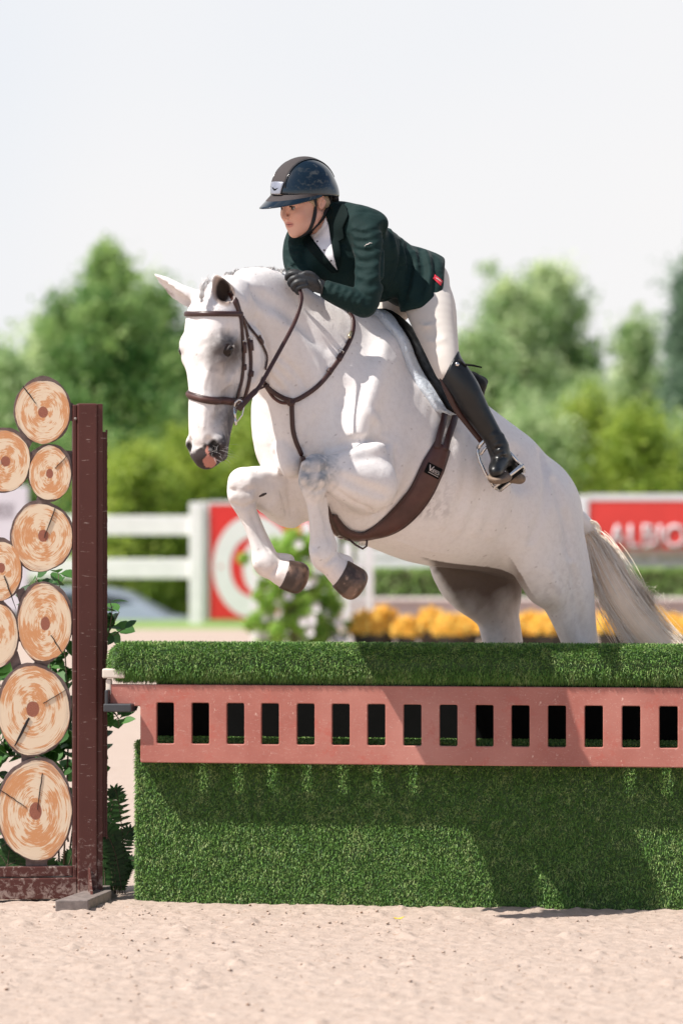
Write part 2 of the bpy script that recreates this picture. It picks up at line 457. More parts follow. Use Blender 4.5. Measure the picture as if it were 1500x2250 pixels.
# ---------------------------------------------------------------- artificial turf blades
GREENS = np.array([(0.12, 0.25, 0.050), (0.17, 0.32, 0.068), (0.06, 0.15, 0.034), (0.25, 0.38, 0.11), (0.34, 0.43, 0.16)])
def blades(Pt, Nn, length=0.014, width=0.0022, seed=0, droop=0.35, spread=0.7):
    """thin triangles standing on the points Pt with normals Nn"""
    r = np.random.default_rng(seed); n = len(Pt)
    d = Nn + r.normal(0, spread, (n, 3)) * 0.75 + np.array([0, 0, -droop]); d /= np.linalg.norm(d, axis=1)[:, None]
    Lg = length * r.uniform(0.6, 1.25, n)[:, None]
    s = np.cross(d, r.normal(0, 1, (n, 3))); s /= np.linalg.norm(s, axis=1)[:, None]
    A = Pt - s * width * .5; B = Pt + s * width * .5
    bend = np.array([0, 0, -1.0]) * Lg * 0.25
    C = Pt + d * Lg * .6 + s * width * .35; D2 = Pt + d * Lg * .6 - s * width * .35; T = Pt + d * Lg + bend
    V = np.stack([A, B, C, D2, T], 1).reshape(-1, 3)
    i = np.arange(n)[:, None] * 5
    # clumpy choice of yarn colour
    cl = noise2(Pt[:, 0] * 1.0, Pt[:, 2] + Pt[:, 1], seed + 5, 30.0, 2)
    k = np.clip((r.random(n) * 3.4 + cl * 0.7 + 0.6), 0, 4.99).astype(int)
    col = GREENS[k] * r.uniform(0.75, 1.25, n)[:, None]
    C5 = np.repeat(col, 5, 0)
    q = np.hstack([i, i + 1, i + 2, i + 3]); tr = np.hstack([i + 3, i + 2, i + 4])
    return V, q, tr, C5
def turf_mesh(name, parts, mat, parent):
    Vs = []; F = []; Cs = []; o = 0
    for V, q, tr, C in parts:
        Vs.append(V); Cs.append(C); F += (q + o).tolist(); F += (tr + o).tolist(); o += len(V)
    me = bpy.data.meshes.new(name); me.from_pydata(np.vstack(Vs).tolist(), [], F); me.update(); setcol(me, np.vstack(Cs))
    return put(name, me, mat, parent, True)

# ---------------------------------------------------------------- the jump, in its own frame
TH = R(8.3); WU = Vector((math.cos(TH), -math.sin(TH), 0)); WN = Vector((-math.sin(TH), -math.cos(TH), 0)); WO = Vector((-0.755, 14.16, 0))
MW = Matrix(((WU.x, WN.x, 0, WO.x), (WU.y, WN.y, 0, WO.y), (0, 0, 1, 0), (0, 0, 0, 1)))       # (s along, t towards camera, z)
MW3 = np.array([[WU.x, WN.x, 0], [WU.y, WN.y, 0], [0, 0, 1.0]])
def WP(s, t, z): return WO + WU * s + WN * t + Vector((0, 0, z))
def s_of(u, t):
    k = (u - 750) / FPX; x0 = WO.x + WN.x * t; y0 = WO.y + WN.y * t
    return (k * y0 - x0) / (WU.x - k * WU.y)
def z_of(v, s, t): p = WP(s, t, 0); return CAMH - (v - 1125) * p.y / FPX
def wpts(A): return A @ MW3.T + np.array(WO)
def turf_box(name, s0, s1, depth, ztop, label, seed, n):
    root = empty(name, WP((s0 + s1) / 2, -depth / 2, 0), -TH)
    bm = bmesh.new(); bm_box(bm, ((s0 + s1) / 2, -depth / 2, ztop / 2 - .01), (s1 - s0, depth, ztop + .02), MW)
    bm_obj('panel', bm, M_turf_base, root)
    r = np.random.default_rng(seed)
    W_, H_ = s1 - s0, ztop
    A = np.stack([r.uniform(s0, s1, n), np.zeros(n), r.uniform(-.005, ztop, n)], 1)
    N1 = np.tile(np.array(WN), (n, 1))
    nt = int(n * depth / H_ * .8); A2 = np.stack([r.uniform(s0, s1, nt), r.uniform(-depth, 0, nt), np.full(nt, ztop)], 1)
    ns_ = int(n * depth / W_ * .8); A3 = np.stack([np.full(ns_, s0), r.uniform(-depth, 0, ns_), r.uniform(0, ztop, ns_)], 1)
    p = [blades(wpts(A), N1, .0125, .0030, seed, .45, .95), blades(wpts(A2), np.tile([0, 0, 1.0], (nt, 1)), .012, .003, seed + 1, 0),
         blades(wpts(A3), np.tile(-np.array(WU), (ns_, 1)), .015, .003, seed + 2, .3)]
    turf_mesh('turf_pile', p, M_turf, root)
    tag(root, label, 'turf box', 'turf covered boxes under the red plank')
    return root
SEAM = s_of(1283, 0); ZBOX = z_of(1630, 0, 0)
turf_box('turf_box', 0, SEAM - .002, .30, ZBOX, 'long green turf box under the red plank, beside the brown jump post', 21, 78000)
turf_box('turf_box', SEAM + .002, SEAM + 1.1, .30, ZBOX, 'right hand green artificial turf box, past the vertical seam, cut by the photo edge', 31, 44000)
# turf roll on top
RT = 0.015; ZR = .884; RZ = .067; RD = .096
def roll():
    s0 = s_of(240, RT + .08); s1 = s_of(1500, RT) + .45
    root = empty('turf_roll', WP((s0 + s1) / 2, RT, ZR - RZ), -TH)
    n = 40; V = []; F = []
    ss = [s0 - .0, s0 + .012, s0 + .03] + list(np.linspace(s0 + .2, s1, 12)); sc = [.6, .87, 1.0] + [1.0] * 12
    for s_, k in zip(ss, sc):
        for i in range(n):
            a = 2 * math.pi * i / n; c, d = math.cos(a), math.sin(a)
            e = .62
            V.append(WP(s_, RT + RD * k * math.copysign(abs(c) ** e, c), ZR + RZ * k * math.copysign(abs(d) ** (e + .1), d)))
    for j in range(len(ss) - 1):
        for i in range(n): F.append((j * n + i, j * n + (i + 1) % n, (j + 1) * n + (i + 1) % n, (j + 1) * n + i))
    F.append(tuple(range(n))); F.append(tuple(range((len(ss) - 1) * n, len(ss) * n))[::-1])
    put('padded_core', mesh_np('padded_core', np.array([tuple(v) for v in V]), F), M_turf_base, root, True)
    r = np.random.default_rng(5); N = 76000
    S_ = r.uniform(s0, s1, N); a = r.uniform(-.45 * math.pi, 1.02 * math.pi, N); c, d = np.cos(a), np.sin(a); e = .62
    k = np.clip(.62 + (S_ - s0) / .03 * .38, .62, 1)
    A = np.stack([S_, RT + RD * k * np.sign(c) * np.abs(c) ** e, ZR + RZ * k * np.sign(d) * np.abs(d) ** (e + .1)], 1)
    nl = np.stack([np.where(S_ < s0 + .03, -1.2, 0), c, d], 1); nl /= np.linalg.norm(nl, axis=1)[:, None]
    a2 = r.uniform(0, 2 * math.pi, 2500); rr = np.sqrt(r.random(2500)) * .62
    A2 = np.stack([np.full(2500, s0), RT + RD * rr * np.cos(a2), ZR + RZ * rr * np.sin(a2)], 1)
    turf_mesh('turf_pile', [blades(wpts(A), nl @ MW3.T, .015, .0027, 77, .25, .6), blades(wpts(A2), np.tile(-np.array(WU), (2500, 1)), .018, .0028, 78, .2)], M_turf, root)
    tag(root, 'long round green artificial turf roll on top of the jump, above the red plank', 'turf roll')
roll()
# red plank with slots
def plank_mat():
    t = NT('red_plastic'); g = t.obj()
    c = t.ramp(t.noise(g, 5, 5, 0.6), [(0.3, (0.33, 0.105, 0.08)), (0.7, (0.41, 0.150, 0.115))])
    c = t.mix(t.ramp(t.noise(g, 2.2, 2), [(.5, 0.0), (.7, .45)]), c, (0.56, .27, .22)); c = t.mix(t.ramp(t.noise(g, 7, 6, .8), [(.55, 0.0), (.66, .5)]), c, (.40, .075, .05)); c = t.mix(t.ramp(t.noise(t.map(g, (3, 3, 9)), 16, 5, .8, 1.5), [(.58, 0.), (.66, .55)]), c, (.62, .42, .36))
    sc = t.noise(t.map(g, (70, 70, 40), rot=(0, .6, 0)), 1.0, 6, .8)
    c = t.mix(t.ramp(sc, [(0.62, 0.0), (0.67, .7)]), c, (0.72, 0.50, 0.42))
    t.set(Base_Color=c, Roughness=t.ramp(t.noise(g, 20, 4), [(.3, .38), (.7, .55)])); t.bump(t.noise(g, 90, 4), .12, .002); return t.m
M_plank = plank_mat()
PT = .096; PTH = .022
def slot_panel(name, t_front, thick, mat, label):
    tf = t_front
    sl = [344, 421, 498, 574, 652, 729, 807, 886, 965, 1044, 1123, 1203, 1284, 1366, 1448, 1531, 1615]
    se = [(s_of(x, tf), s_of(x + 38 + (x - 344) * .0022, tf)) for x in sl]
    sA = s_of(240, tf); sB = s_of(308, tf); s_end = s_of(1500, tf) + .42
    zt, zs, zu, zl, zb = [z_of(v, sB, tf) for v in (1504, 1544, 1552, 1634, 1676)]
    xs = [sA, sB] + [x for p in se for x in p] + [s_end]; zz_ = [zt, zs, zu, zl, zb]
    bm = bmesh.new(); G = {}
    def v(i, j):
        if (i, j) not in G: G[(i, j)] = bm.verts.new(WP(xs[i], tf, zz_[j]))
        return G[(i, j)]
    for i in range(len(xs) - 1):
        for j in range(4):
            if i == 0 and j >= 2: continue
            if i >= 2 and i % 2 == 0 and i < len(xs) - 2 and j in (1, 2): continue
            bm.faces.new((v(i, j), v(i, j + 1), v(i + 1, j + 1), v(i + 1, j)))
    r = bmesh.ops.extrude_face_region(bm, geom=list(bm.faces)); vs = [x for x in r['geom'] if isinstance(x, bmesh.types.BMVert)]
    bmesh.ops.translate(bm, vec=-WN * thick, verts=vs)
    bmesh.ops.recalc_face_normals(bm, faces=bm.faces)
    # round the slot corners
    ed = [e for e in bm.edges if abs((e.verts[0].co - e.verts[1].co).normalized().dot(WN)) > .99 and e.calc_face_angle(0) > 1.0]
    bmesh.ops.bevel(bm, geom=ed, offset=.006, segments=3, affect='EDGES', profile=.5)
    o = bm_obj(name, bm, mat, None, .0035, 2)
    tag(o, label, 'plank'); return o
slot_panel('slotted_plank', PT, PTH, M_plank, 'dusty red plastic plank with a row of rectangular slots across the jump')
M_black = plain('black_plastic', (0.006, 0.006, 0.006), .9, 20, spec=.1)
bm = bmesh.new(); s0_ = s_of(345, -.27); bm_box(bm, ((s0_ + 2.9) / 2, -.275, .70), (2.9 - s0_, .03, .28), MW)
tag(bm_obj('backing_plank', bm, M_black, None, .004), 'black plank at the back of the jump, seen through the slots of the red plank', 'plank')
# ---------------------------------------------------------------- jump wing with the painted log slices
WA = R(8); GU = Vector((math.cos(WA), math.sin(WA), 0)); GN = Vector((math.sin(WA), -math.cos(WA), 0)); GO = at(214, 1978, 14.19); GO.z = 0
GM = Matrix(((GU.x, GN.x, 0, GO.x), (GU.y, GN.y, 0, GO.y), (0, 0, 1, 0), (0, 0, 0, 1)))
def gs(u, t=0):
    k = (u - 750) / FPX; x0 = GO.x + GN.x * t; y0 = GO.y + GN.y * t
    return (k * y0 - x0) / (GU.x - k * GU.y)
def gz(v, s, t=0): p = GO + GU * s + GN * t; return CAMH - (v - 1125) * p.y / FPX
def brown_mat():
    t = NT('brown_paint'); g = t.geo()
    c = t.ramp(t.noise(g, 3, 4), [(.3, (.070, .021, .017)), (.7, (.092, .030, .024))])
    z = t.n('ShaderNodeSeparateXYZ'); t.l(g, z.inputs[0])
    low = t.math('MULTIPLY', t.math('SUBTRACT', .42, z.outputs[2]), 2.2, clamp=True)
    dust = t.noise(g, 38, 6, .7, .6)
    thr = t.math('SUBTRACT', dust, t.math('SUBTRACT', .665, t.math('MULTIPLY', low, .22)))
    c = t.mix(t.math('MULTIPLY', thr, 9.0, clamp=True), c, (.30, .22, .19))
    sc = t.noise(t.map(g, (25, 25, 160), rot=(0, .5, 0)), 1, 3, .6)
    c = t.mix(t.ramp(sc, [(.66, 0), (.71, .55)]), c, (.42, .33, .30))
    t.set(Base_Color=c, Roughness=.5); t.b.inputs['Specular IOR Level'].default_value = .3; t.bump(dust, .15, .002); return t.m
M_brown = brown_mat()
def log_mat():
    t = NT('painted_log_face'); o = t.obj(); oi = t.n('ShaderNodeObjectInfo')
    s = t.n('ShaderNodeSeparateXYZ'); t.l(o, s.inputs[0])
    wob = t.n('ShaderNodeCombineXYZ'); t.l(s.outputs[0], wob.inputs[0]); t.l(s.outputs[2], wob.inputs[1]); t.l(t.math('MULTIPLY', oi.outputs['Random'], 50), wob.inputs[2])
    wv = t.noise(wob.outputs[0], 1.6, 3, .5)
    r0 = t.math('SQRT', t.math('ADD', t.math('POWER', s.outputs[0], 2.0), t.math('POWER', s.outputs[2], 2.0)))
    r = t.math('ADD', r0, t.math('MULTIPLY', t.math('SUBTRACT', wv, .5), .09))
    dx = t.math('DIVIDE', s.outputs[0], t.math('ADD', r0, .02)); dz = t.math('DIVIDE', s.outputs[2], t.math('ADD', r0, .02))
    def streak(rs, as_, seed, det=3):
        c = t.n('ShaderNodeCombineXYZ'); t.l(t.math('MULTIPLY', r, rs), c.inputs[0]); t.l(t.math('MULTIPLY', dx, as_), c.inputs[1])
        t.l(t.math('ADD', t.math('MULTIPLY', dz, as_), t.math('MULTIPLY', oi.outputs['Random'], 37.0 + seed)), c.inputs[2])
        return t.noise(c.outputs[0], 1.0, det, .6)
    big = streak(3.0, 1.0, 1, 2); fine = streak(44, 1.5, 3, 3); hair = streak(60, 4, 5, 2)
    f = t.math('ADD', t.math('MULTIPLY', big, .58), t.math('MULTIPLY', fine, .42))
    c = t.ramp(f, [(.49, (.77, .61, .44)), (.50, (.72, .50, .31)), (.517, (.62, .29, .125))])
    c = t.mix(t.ramp(hair, [(.60, 0.0), (.68, .55)]), c, (.80, .68, .54))
    gr = t.math('MULTIPLY', t.ramp(fine, [(.45, 0.), (.6, 1.)]), t.ramp(r0, [(.86, 0.), (1.0, .75)]))
    c = t.mix(gr, c, (.33, .26, .23))
    core = t.ramp(r, [(.165, 1.0), (.18, 0.0)])
    c = t.mix(core, c, t.ramp(hair, [(.4, (.26, .085, .05)), (.65, (.36, .13, .08))]))
    t.set(Base_Color=c, Roughness=.6); t.bump(fine, .08, .001); return t.m
M_log = log_mat()
M_crack = plain('crack_paint', (.015, .010, .010), .7)
M_bark_edge = plain('bark_edge_paint', (.13, .090, .082), .6, 40, .35)
M_galv = plain('dull_metal', (.20, .165, .15), .6, 40, .3, bump=.3)
wing = empty('jump_wing', (GO.x, GO.y, 0), WA)
tag(wing, 'brown steel jump wing filled with painted log slices, at the left end of the jump', 'jump wing')
def gbox(name, s0, s1, t0, t1, z0, z1, mat, bev=.004, parent=wing):
    bm = bmesh.new(); bm_box(bm, ((s0 + s1) / 2, (t0 + t1) / 2, (z0 + z1) / 2), (s1 - s0, t1 - t0, z1 - z0), GM)
    return bm_obj(name, bm, mat, parent, bev)
ztop = gz(886, 0); 
post = gbox('post', gs(170), gs(214), -.085, 0, .0, ztop, M_brown, .006)
gbox('post_flange', gs(159, -.03), gs(170) - .0005, -.06, -.012, .01, gz(889, 0), M_brown)
gbox('side_channel', gs(214) + .0005, gs(225, -.03), -.085, -.012, .01, gz(887, 0), M_brown, .002)
# pin-hole track
bm = bmesh.new(); ts0, ts1 = gs(225, -.03) + .001, gs(237, -.05); zt0, zt1 = gz(1842, 0), gz(948, 0)
bm_box(bm, ((ts0 + ts1) / 2 - .004, -.055, (zt0 + zt1) / 2), (ts1 - ts0 - .008, .034, zt1 - zt0), GM)
bm_obj('pin_track', bm, M_brown, wing, .002)
bm = bmesh.new(); nh = 32
ph_ = (zt1 - zt0) / nh
for i in range(nh + 1): bm_box(bm, (ts1 - .005, -.055, zt0 + ph_ * i), (.006, .032, ph_ * .32), GM)
bm_box(bm, (ts1 - .0055, -.0395, (zt0 + zt1) / 2), (.005, .004, zt1 - zt0), GM)
bm_box(bm, (ts1 - .0055, -.0705, (zt0 + zt1) / 2), (.005, .004, zt1 - zt0), GM)
bm_obj('pin_track', bm, M_brown, wing)
gbox('rail', gs(-90), gs(160), -.05, -.012, gz(1926, 0), gz(1904, 0), M_brown)
gbox('rail', gs(-90), gs(170) - .001, -.075, -.002, gz(1975, 0), gz(1929, 0), M_brown)
# foot with gusset
fz = .035; bm = bmesh.new()
def gp(s, t, z): return GO + GU * s + GN * t + Vector((0, 0, z))
fs = gs(200)
pr = [(fs - .155, .34), (fs - .035, .34), (fs + .075, .0), (fs + .10, -.40), (fs + .0, -.40), (fs - .03, .0)]
vb = [bm.verts.new(gp(a, b, -.01)) for a, b in pr]; vt = [bm.verts.new(gp(a, b, fz)) for a, b in pr]
bm.faces.new(vb); bm.faces.new(vt[::-1])
for i in range(6): bm.faces.new((vb[i], vt[i], vt[(i + 1) % 6], vb[(i + 1) % 6])[::-1])
bmesh.ops.recalc_face_normals(bm, faces=bm.faces)
bm_obj('foot', bm, M_galv, wing, .004)
bm = bmesh.new(); tri = [(.15, fz), (.002, fz), (.002, fz + .085)]
va = [bm.verts.new(gp(fs - .012, a, b)) for a, b in tri]; vc = [bm.verts.new(gp(fs - .004, a, b)) for a, b in tri]
bm.faces.new(va); bm.faces.new(vc[::-1])
for i in range(3): bm.faces.new((va[i], vc[i], vc[(i + 1) % 3], va[(i + 1) % 3]))
bmesh.ops.recalc_face_normals(bm, faces=bm.faces); bm_obj('gusset', bm, M_brown, wing)
# bolt
mb = MB(); bp = gp(gs(166), -.010, gz(920, 0)); mb.tube([bp, bp + GN * .008], [.006, .005], 10); mb.tube([bp + GN * .008, bp + GN * .012], [.0025, .0025], 8)
mb.build('bolt', M_galv, wing)
# board and log faces: (core u,v, centre u,v, rx, ry, cracks [(u0,v0,u1,v1,width)])
LOGS = [(95, 905, 94, 904, 61, 71, [(50, 848, 80, 887, 3.2)]),
        (12, 1013, 5, 1013, 63, 69, [(-40, 1008, 0, 1012, 2)]),
        (109, 1041, 110, 1040, 47, 61, [(121, 1029, 148, 1001, 2)]),
        (95, 1177, 92, 1181, 68, 76, [(121, 1117, 97, 1182, 3)]),
        (3, 1248, 0, 1254, 48, 66, [(9, 1265, 36, 1340, 3.4)]),
        (99, 1371, 98, 1369, 60, 87, [(112, 1396, 140, 1440, 3)]),
        (-12, 1392, -10, 1396, 50, 74, []),
        (72, 1559, 74, 1562, 80, 100, [(64, 1578, 32, 1640, 8), (95, 1546, 147, 1515, 2)]),
        (78, 1784, 78, 1782, 82, 112, [(93, 1700, 82, 1780, 3), (0, 1736, 60, 1776, 2.5)]),
        (-60, 1905 - 20, -66, 1880, 50, 60, [])]
r = np.random.default_rng(4)
mbB = MB(); faces = []
# bridge necks of the cut-out board
bridges = [((60, 955), (45, 985), 34), ((68, 1000), (75, 1010), 30), ((95, 1100), (90, 1120), 30), ((45, 1300), (55, 1330), 20), ((-5, 1310), (-8, 1335), 30), ((30, 1440), (40, 1475), 22), ((95, 1450), (85, 1470), 30),
           ((62, 1650), (62, 1690), 30), ((80, 1880), (80, 1912), 46), ((30, 1230), (24, 1215), 20), ((40, 1400), (28, 1400), 20), ((140, 1010), (165, 1010), 40), ((140, 900), (165, 905), 40), ((140, 1180), (165, 1180), 46), ((140, 1370), (165, 1370), 50), ((-20, 1080), (-20, 1190), 26)]
def gpx(u, v, t): s = gs(u, t); return gp(s, t, gz(v, s, t))
def plate(mb, pts_uv, tf, tb):
    n = len(pts_uv); A = [gpx(u, v, tf) for u, v in pts_uv]; B = [a - GN * (tf - tb) for a in A]
    mb.add(A + B, [tuple(range(n))[::-1], tuple(range(n, 2 * n))] + [(i, (i + 1) % n, n + (i + 1) % n, n + i) for i in range(n)])
for i, (cu, cv, u0, v0, rx, ry, cr) in enumerate(LOGS):
    ph = r.uniform(0, 6.28, 4)
    def rad(a, ph=ph): return 1 + .018 * math.sin(3 * a + ph[0]) + .012 * math.sin(5 * a + ph[1]) + .006 * math.sin(11 * a + ph[2]) + .004 * math.sin(23 * a + ph[3])
    edge = [(u0 + (rx + 2.5) * 1.0 * rad(a) * math.cos(a), v0 + (ry + 3) * rad(a) * math.sin(a) - 2.5) for a in [2 * math.pi * j / 72 for j in range(72)]]
    edge = [(min(u, 161), v) for u, v in edge]
    plate(mbB, edge, -.024 + .0007 * i, -.036 + .0003 * i)
    m = MB(); sc_x = rx / S0 * 1.013; sc_z = ry / S0 * 1.013; c0 = gpx(u0, v0, -.014)
    n = 72; pts = []
    for j in range(n):
        a = 2 * math.pi * j / n; pts.append((min(rad(a) * math.cos(a) * .975, (159.5 - u0) / rx), rad(a) * math.sin(a) * .975))
    cx, cz = (cu - u0) / rx, -(cv - v0) / ry
    V = [(cx * 0, 0, cz * 0)] + [(x - cx, 0, z - cz) for x, z in pts] + [(x - cx, .008, z - cz) for x, z in pts]
    V[0] = (0, 0, 0)
    F = [(0, 1 + (j + 1) % n, 1 + j) for j in range(n)] + [(1 + j, 1 + (j + 1) % n, 1 + n + (j + 1) % n, 1 + n + j) for j in range(n)]
    me = mesh_np('log_slice', np.array(V), F); me.materials.append(M_log)
    o = bpy.data.objects.new('log_slice', me); COL.objects.link(o); o.parent = wing; o.matrix_parent_inverse = par_inv(wing)
    cc = gpx(cu, cv, -.014 + .0006 * (i % 3)); o.location = cc; o.rotation_euler = (0, 0, WA); o.scale = (sc_x, 1, sc_z)
    for (a0, b0, a1, b1, wd) in cr:
        m = MB(); P0 = Vector((a0, b0)); P1 = Vector((a1, b1)); d = (P1 - P0).normalized(); nn = Vector((-d.y, d.x)); L = []; Rr = []
        for j in range(9):
            f = j / 8; q = P0.lerp(P1, f) + nn * r.normal(0, .4); w = wd * .75 * (.25 + .75 * math.sin(math.pi * min(1, .25 + f * .7))) * .5
            L.append(q + nn * w); Rr.append(q - nn * w)
        poly = [tuple(x) for x in L] + [tuple(x) for x in Rr[::-1]]
        plate(m, poly, -.0105, -.0135)
        co = m.build('crack', M_crack, o, False)
for i, (a, b, w) in enumerate(bridges):
    a = Vector(a); b = Vector(b); d = (b - a).normalized(); nn = Vector((-d.y, d.x)) * w / 2; ext = d * 6
    pts = [a - ext + nn, b + ext + nn, b + ext - nn, a - ext - nn]; pts = [(min(p.x, 161), p.y) for p in pts]
    if (pts[0][0] * pts[1][1] - pts[1][0] * pts[0][1]) == 0: continue
    plate(mbB, pts, -.0255 - .0005 * i, -.037 - .0002 * i)
bo = mbB.build('log_board', M_bark_edge, wing, False)
bm = bmesh.new(); bm.from_mesh(bo.data); bmesh.ops.recalc_face_normals(bm, faces=bm.faces); bm.to_mesh(bo.data); bm.free()
# cups that carry the roll and the plank
bm = bmesh.new(); s1_ = s_of(232, .08); zc0, zc1 = z_of(1500, s1_, .08), z_of(1466, s1_, .08)
bm_box(bm, (s1_ + .035, .06, (zc0 + zc1) / 2 + .006), (.085, .10, (zc1 - zc0) * .62), MW); bm_box(bm, (s1_ + .014, .085, zc0 - .016), (.02, .03, .06), MW)
tag(bm_obj('jump_cup', bm, plain('cream_plastic', (.62, .54, .47), .5, 20), None, .006, 3), 'cream plastic jump cup under the left end of the turf roll', 'jump cup')
bm = bmesh.new(); s2_ = s_of(230, .13); zc0, zc1 = z_of(1566, s2_, .13), z_of(1545, s2_, .13)
bm_box(bm, (s2_ + .05, .09, (zc0 + zc1) / 2), (.105, .11, .030), MW); bm_box(bm, (s2_ + .008, .09, zc1 + .018), (.013, .10, .06), MW)
tag(bm_obj('jump_cup', bm, plain('black_cup', (.035, .037, .042), .45, 20), None, .005, 3), 'black plastic jump cup under the left end of the red plank', 'jump cup')

# ---------------------------------------------------------------- plants around the wing
def leafy(name, stems, mat, label, cat, leaf=(.05, .03), seed=0, per=9, stem_r=.0025, group=None):
    """stems: list of point lists; oval leaves with a fold along the midrib"""
    r = random.Random(seed); root = empty(name, (stems[0][0].x, stems[0][0].y, 0)); mb = MB(); V = []; F = []; C = []
    for st in stems:
        pts = [Vector(x) for x in catmull([tuple(p) for p in st], 5)]
        mb.tube(pts, [stem_r * (1 - .6 * i / len(pts)) for i in range(len(pts))], 5)
        for k in range(per):
            i = min(len(pts) - 1, int(len(pts) * (.25 + .75 * (k + r.random() * .5) / per))); p = pts[i]
            d = Vector((r.gauss(0, 1), r.gauss(0, .8), r.gauss(.25, .6))).normalized(); L = leaf[0] * r.uniform(.7, 1.25); W = leaf[1] * r.uniform(.8, 1.2)
            up = Vector((r.gauss(0, .4), -.6 + r.gauss(0, .3), .8)).normalized(); s = d.cross(up).normalized(); nrm = s.cross(d)
            o = len(V); base = p + d * L * .12; V.append(p)
            prof = [(.12, .15), (.3, .75), (.5, 1.0), (.72, .85), (.9, .4), (1.0, 0.0)]
            for (f, w) in prof:
                q = p + d * L * f + nrm * (-.12 * L * f * f); V += [q + s * W * .5 * w + nrm * W * .12 * w, q, q - s * W * .5 * w + nrm * W * .12 * w]
            n0 = len(prof)
            F += [(o, o + 1, o + 2), (o, o + 2, o + 3)]
            for j in range(n0 - 1):
                a = o + 1 + j * 3; F += [(a, a + 3, a + 4, a + 1), (a + 1, a + 4, a + 5, a + 2)]
            C += [r.random()] * (1 + 3 * n0)
    mb.build('stem', M_bark, root)
    me = mesh_np('foliage', np.array([tuple(v) for v in V]), F); setcol(me, np.repeat(np.array(C)[:, None], 3, 1)); put('foliage', me, mat, root, True)
    tag(root, label, cat, group); return root
M_leafA = leaf_mat('leaf_glossy', (.018, .07, .015), (.07, .20, .03), .3)
M_leafB = leaf_mat('leaf_fern', (.012, .05, .01), (.05, .13, .03), .3)
def S(*p): return [at(*q) for q in p]
leafy('leafy_shrub', [S((130, 1900, 14.55), (120, 1600, 14.5), (105, 1420, 14.5), (80, 1270, 14.48)), S((140, 1900, 14.5), (150, 1600, 14.5), (140, 1400, 14.45), (128, 1260, 14.45)),
    S((100, 1900, 14.6), (60, 1700, 14.5), (20, 1560, 14.5), (-10, 1480, 14.5)), S((150, 1900, 14.6), (175, 1650, 14.55), (130, 1500, 14.5)), S((60, 1900, 14.6), (90, 1690, 14.5), (140, 1640, 14.5), (155, 1580, 14.45)),
    S((150, 1850, 14.6), (120, 1680, 14.45), (20, 1660, 14.45), (0, 1620, 14.45)), S((60, 1950, 14.6), (10, 1800, 14.5), (-10, 1700, 14.45)),
    S((180, 1950, 14.6), (200, 1600, 14.5), (225, 1430, 14.45), (262, 1345, 14.4)), S((190, 1950, 14.6), (205, 1700, 14.5), (232, 1560, 14.45), (262, 1580, 14.4))],
    M_leafA, 'dark green broad-leaved shrub growing behind the log slices of the jump wing', 'shrub', (.085, .055), 3, 30, .004)
leafy('leafy_sprig', [S((205, 1500, 14.4), (228, 1420, 14.35), (262, 1388, 14.3), (275, 1382, 14.28)), S((215, 1470, 14.4), (236, 1400, 14.35), (246, 1345, 14.3), (240, 1318, 14.3)),
    S((205, 1500, 14.4), (232, 1545, 14.3), (256, 1572, 14.25), (262, 1600, 14.25))],
    M_leafA, 'green sprig of oval leaves sticking out right of the brown post', 'plant', (.062, .032), 12, 5, .003)
def fern(root_px, fronds, seed, label):
    r = random.Random(seed); root = empty('fern', at(*root_px)); V = []; F = []; C = []; mb = MB()
    for fr in fronds:
        pts = [Vector(x) for x in catmull([tuple(p) for p in fr], 8)]; n = len(pts)
        mb.tube(pts, [.0016] * n, 4)
        for i in range(2, n):
            d = (pts[i] - pts[i - 1]).normalized(); s = d.cross(Vector((0, -1, .3))).normalized(); L = .038 * math.sin(math.pi * (.12 + .86 * i / n)) + .006
            for sg in (1, -1):
                o = len(V); e = pts[i] + (s * sg + d * .35).normalized() * L + Vector((0, 0, -.006)); w = d * .0055
                V += [pts[i] - w, pts[i] + w, pts[i].lerp(e, .6) + w, e, pts[i].lerp(e, .6) - w]; F.append((o, o + 4, o + 3, o + 2, o + 1)); C += [r.random()] * 5
    mb.build('stem', M_bark, root)
    me = mesh_np('frond', np.array([tuple(v) for v in V]), F); setcol(me, np.repeat(np.array(C)[:, None], 3, 1)); put('frond', me, M_leafB, root)
    tag(root, label, 'fern')
rr_ = random.Random(9); fr = []
for i in range(26):
    a = rr_.uniform(-1.3, 1.5); h = rr_.uniform(70, 250); bx = 245 + rr_.uniform(-30, 30); yy = 14.45 + rr_.uniform(-.12, .12)
    fr.append(S((bx, 1965, yy), (bx + a * 12, 1965 - h * .55, yy), (bx + a * 35, 1965 - h * .9, yy), (bx + a * 62, 1965 - h * .88, yy)))
for i in range(26):
    a = rr_.uniform(-1.2, 1.4); bx = 60 + rr_.uniform(-60, 90); h = rr_.uniform(60, 160); yy = 14.5
    fr.append(S((bx, 1965, yy), (bx + a * 12, 1965 - h * .55, yy), (bx + a * 35, 1965 - h * .9, yy), (bx + a * 62, 1965 - h * .8, yy)))
fern((245, 1965, 14.45), fr, 2, 'dark feathery fern growing between the brown post and the turf box')
r_ = random.Random(2); mbl = MB()
for (u, v, c) in ((878, 2028, 0),):
    p = at(u, v, 1.435 * FPX / (v - 1125)); p.z = .012
    pts = [p + Vector((-.022, 0, .006)), p + Vector((0, .002, .002)), p + Vector((.018, 0, .009)), p + Vector((.004, -.006, 0)), p + Vector((-.016, -.004, .001))]
    me = mesh_np('fallen_leaf', np.array([tuple(q) for q in pts]), [(0, 1, 2, 3, 4)]); o = put('fallen_leaf', me, plain('yellow_leaf', (.62, .45, .05), .6))
    so = o.modifiers.new('s', 'SOLIDIFY'); so.thickness = .0015
    tag(o, 'small yellow fallen leaf lying on the sand in front of the turf box', 'leaf')

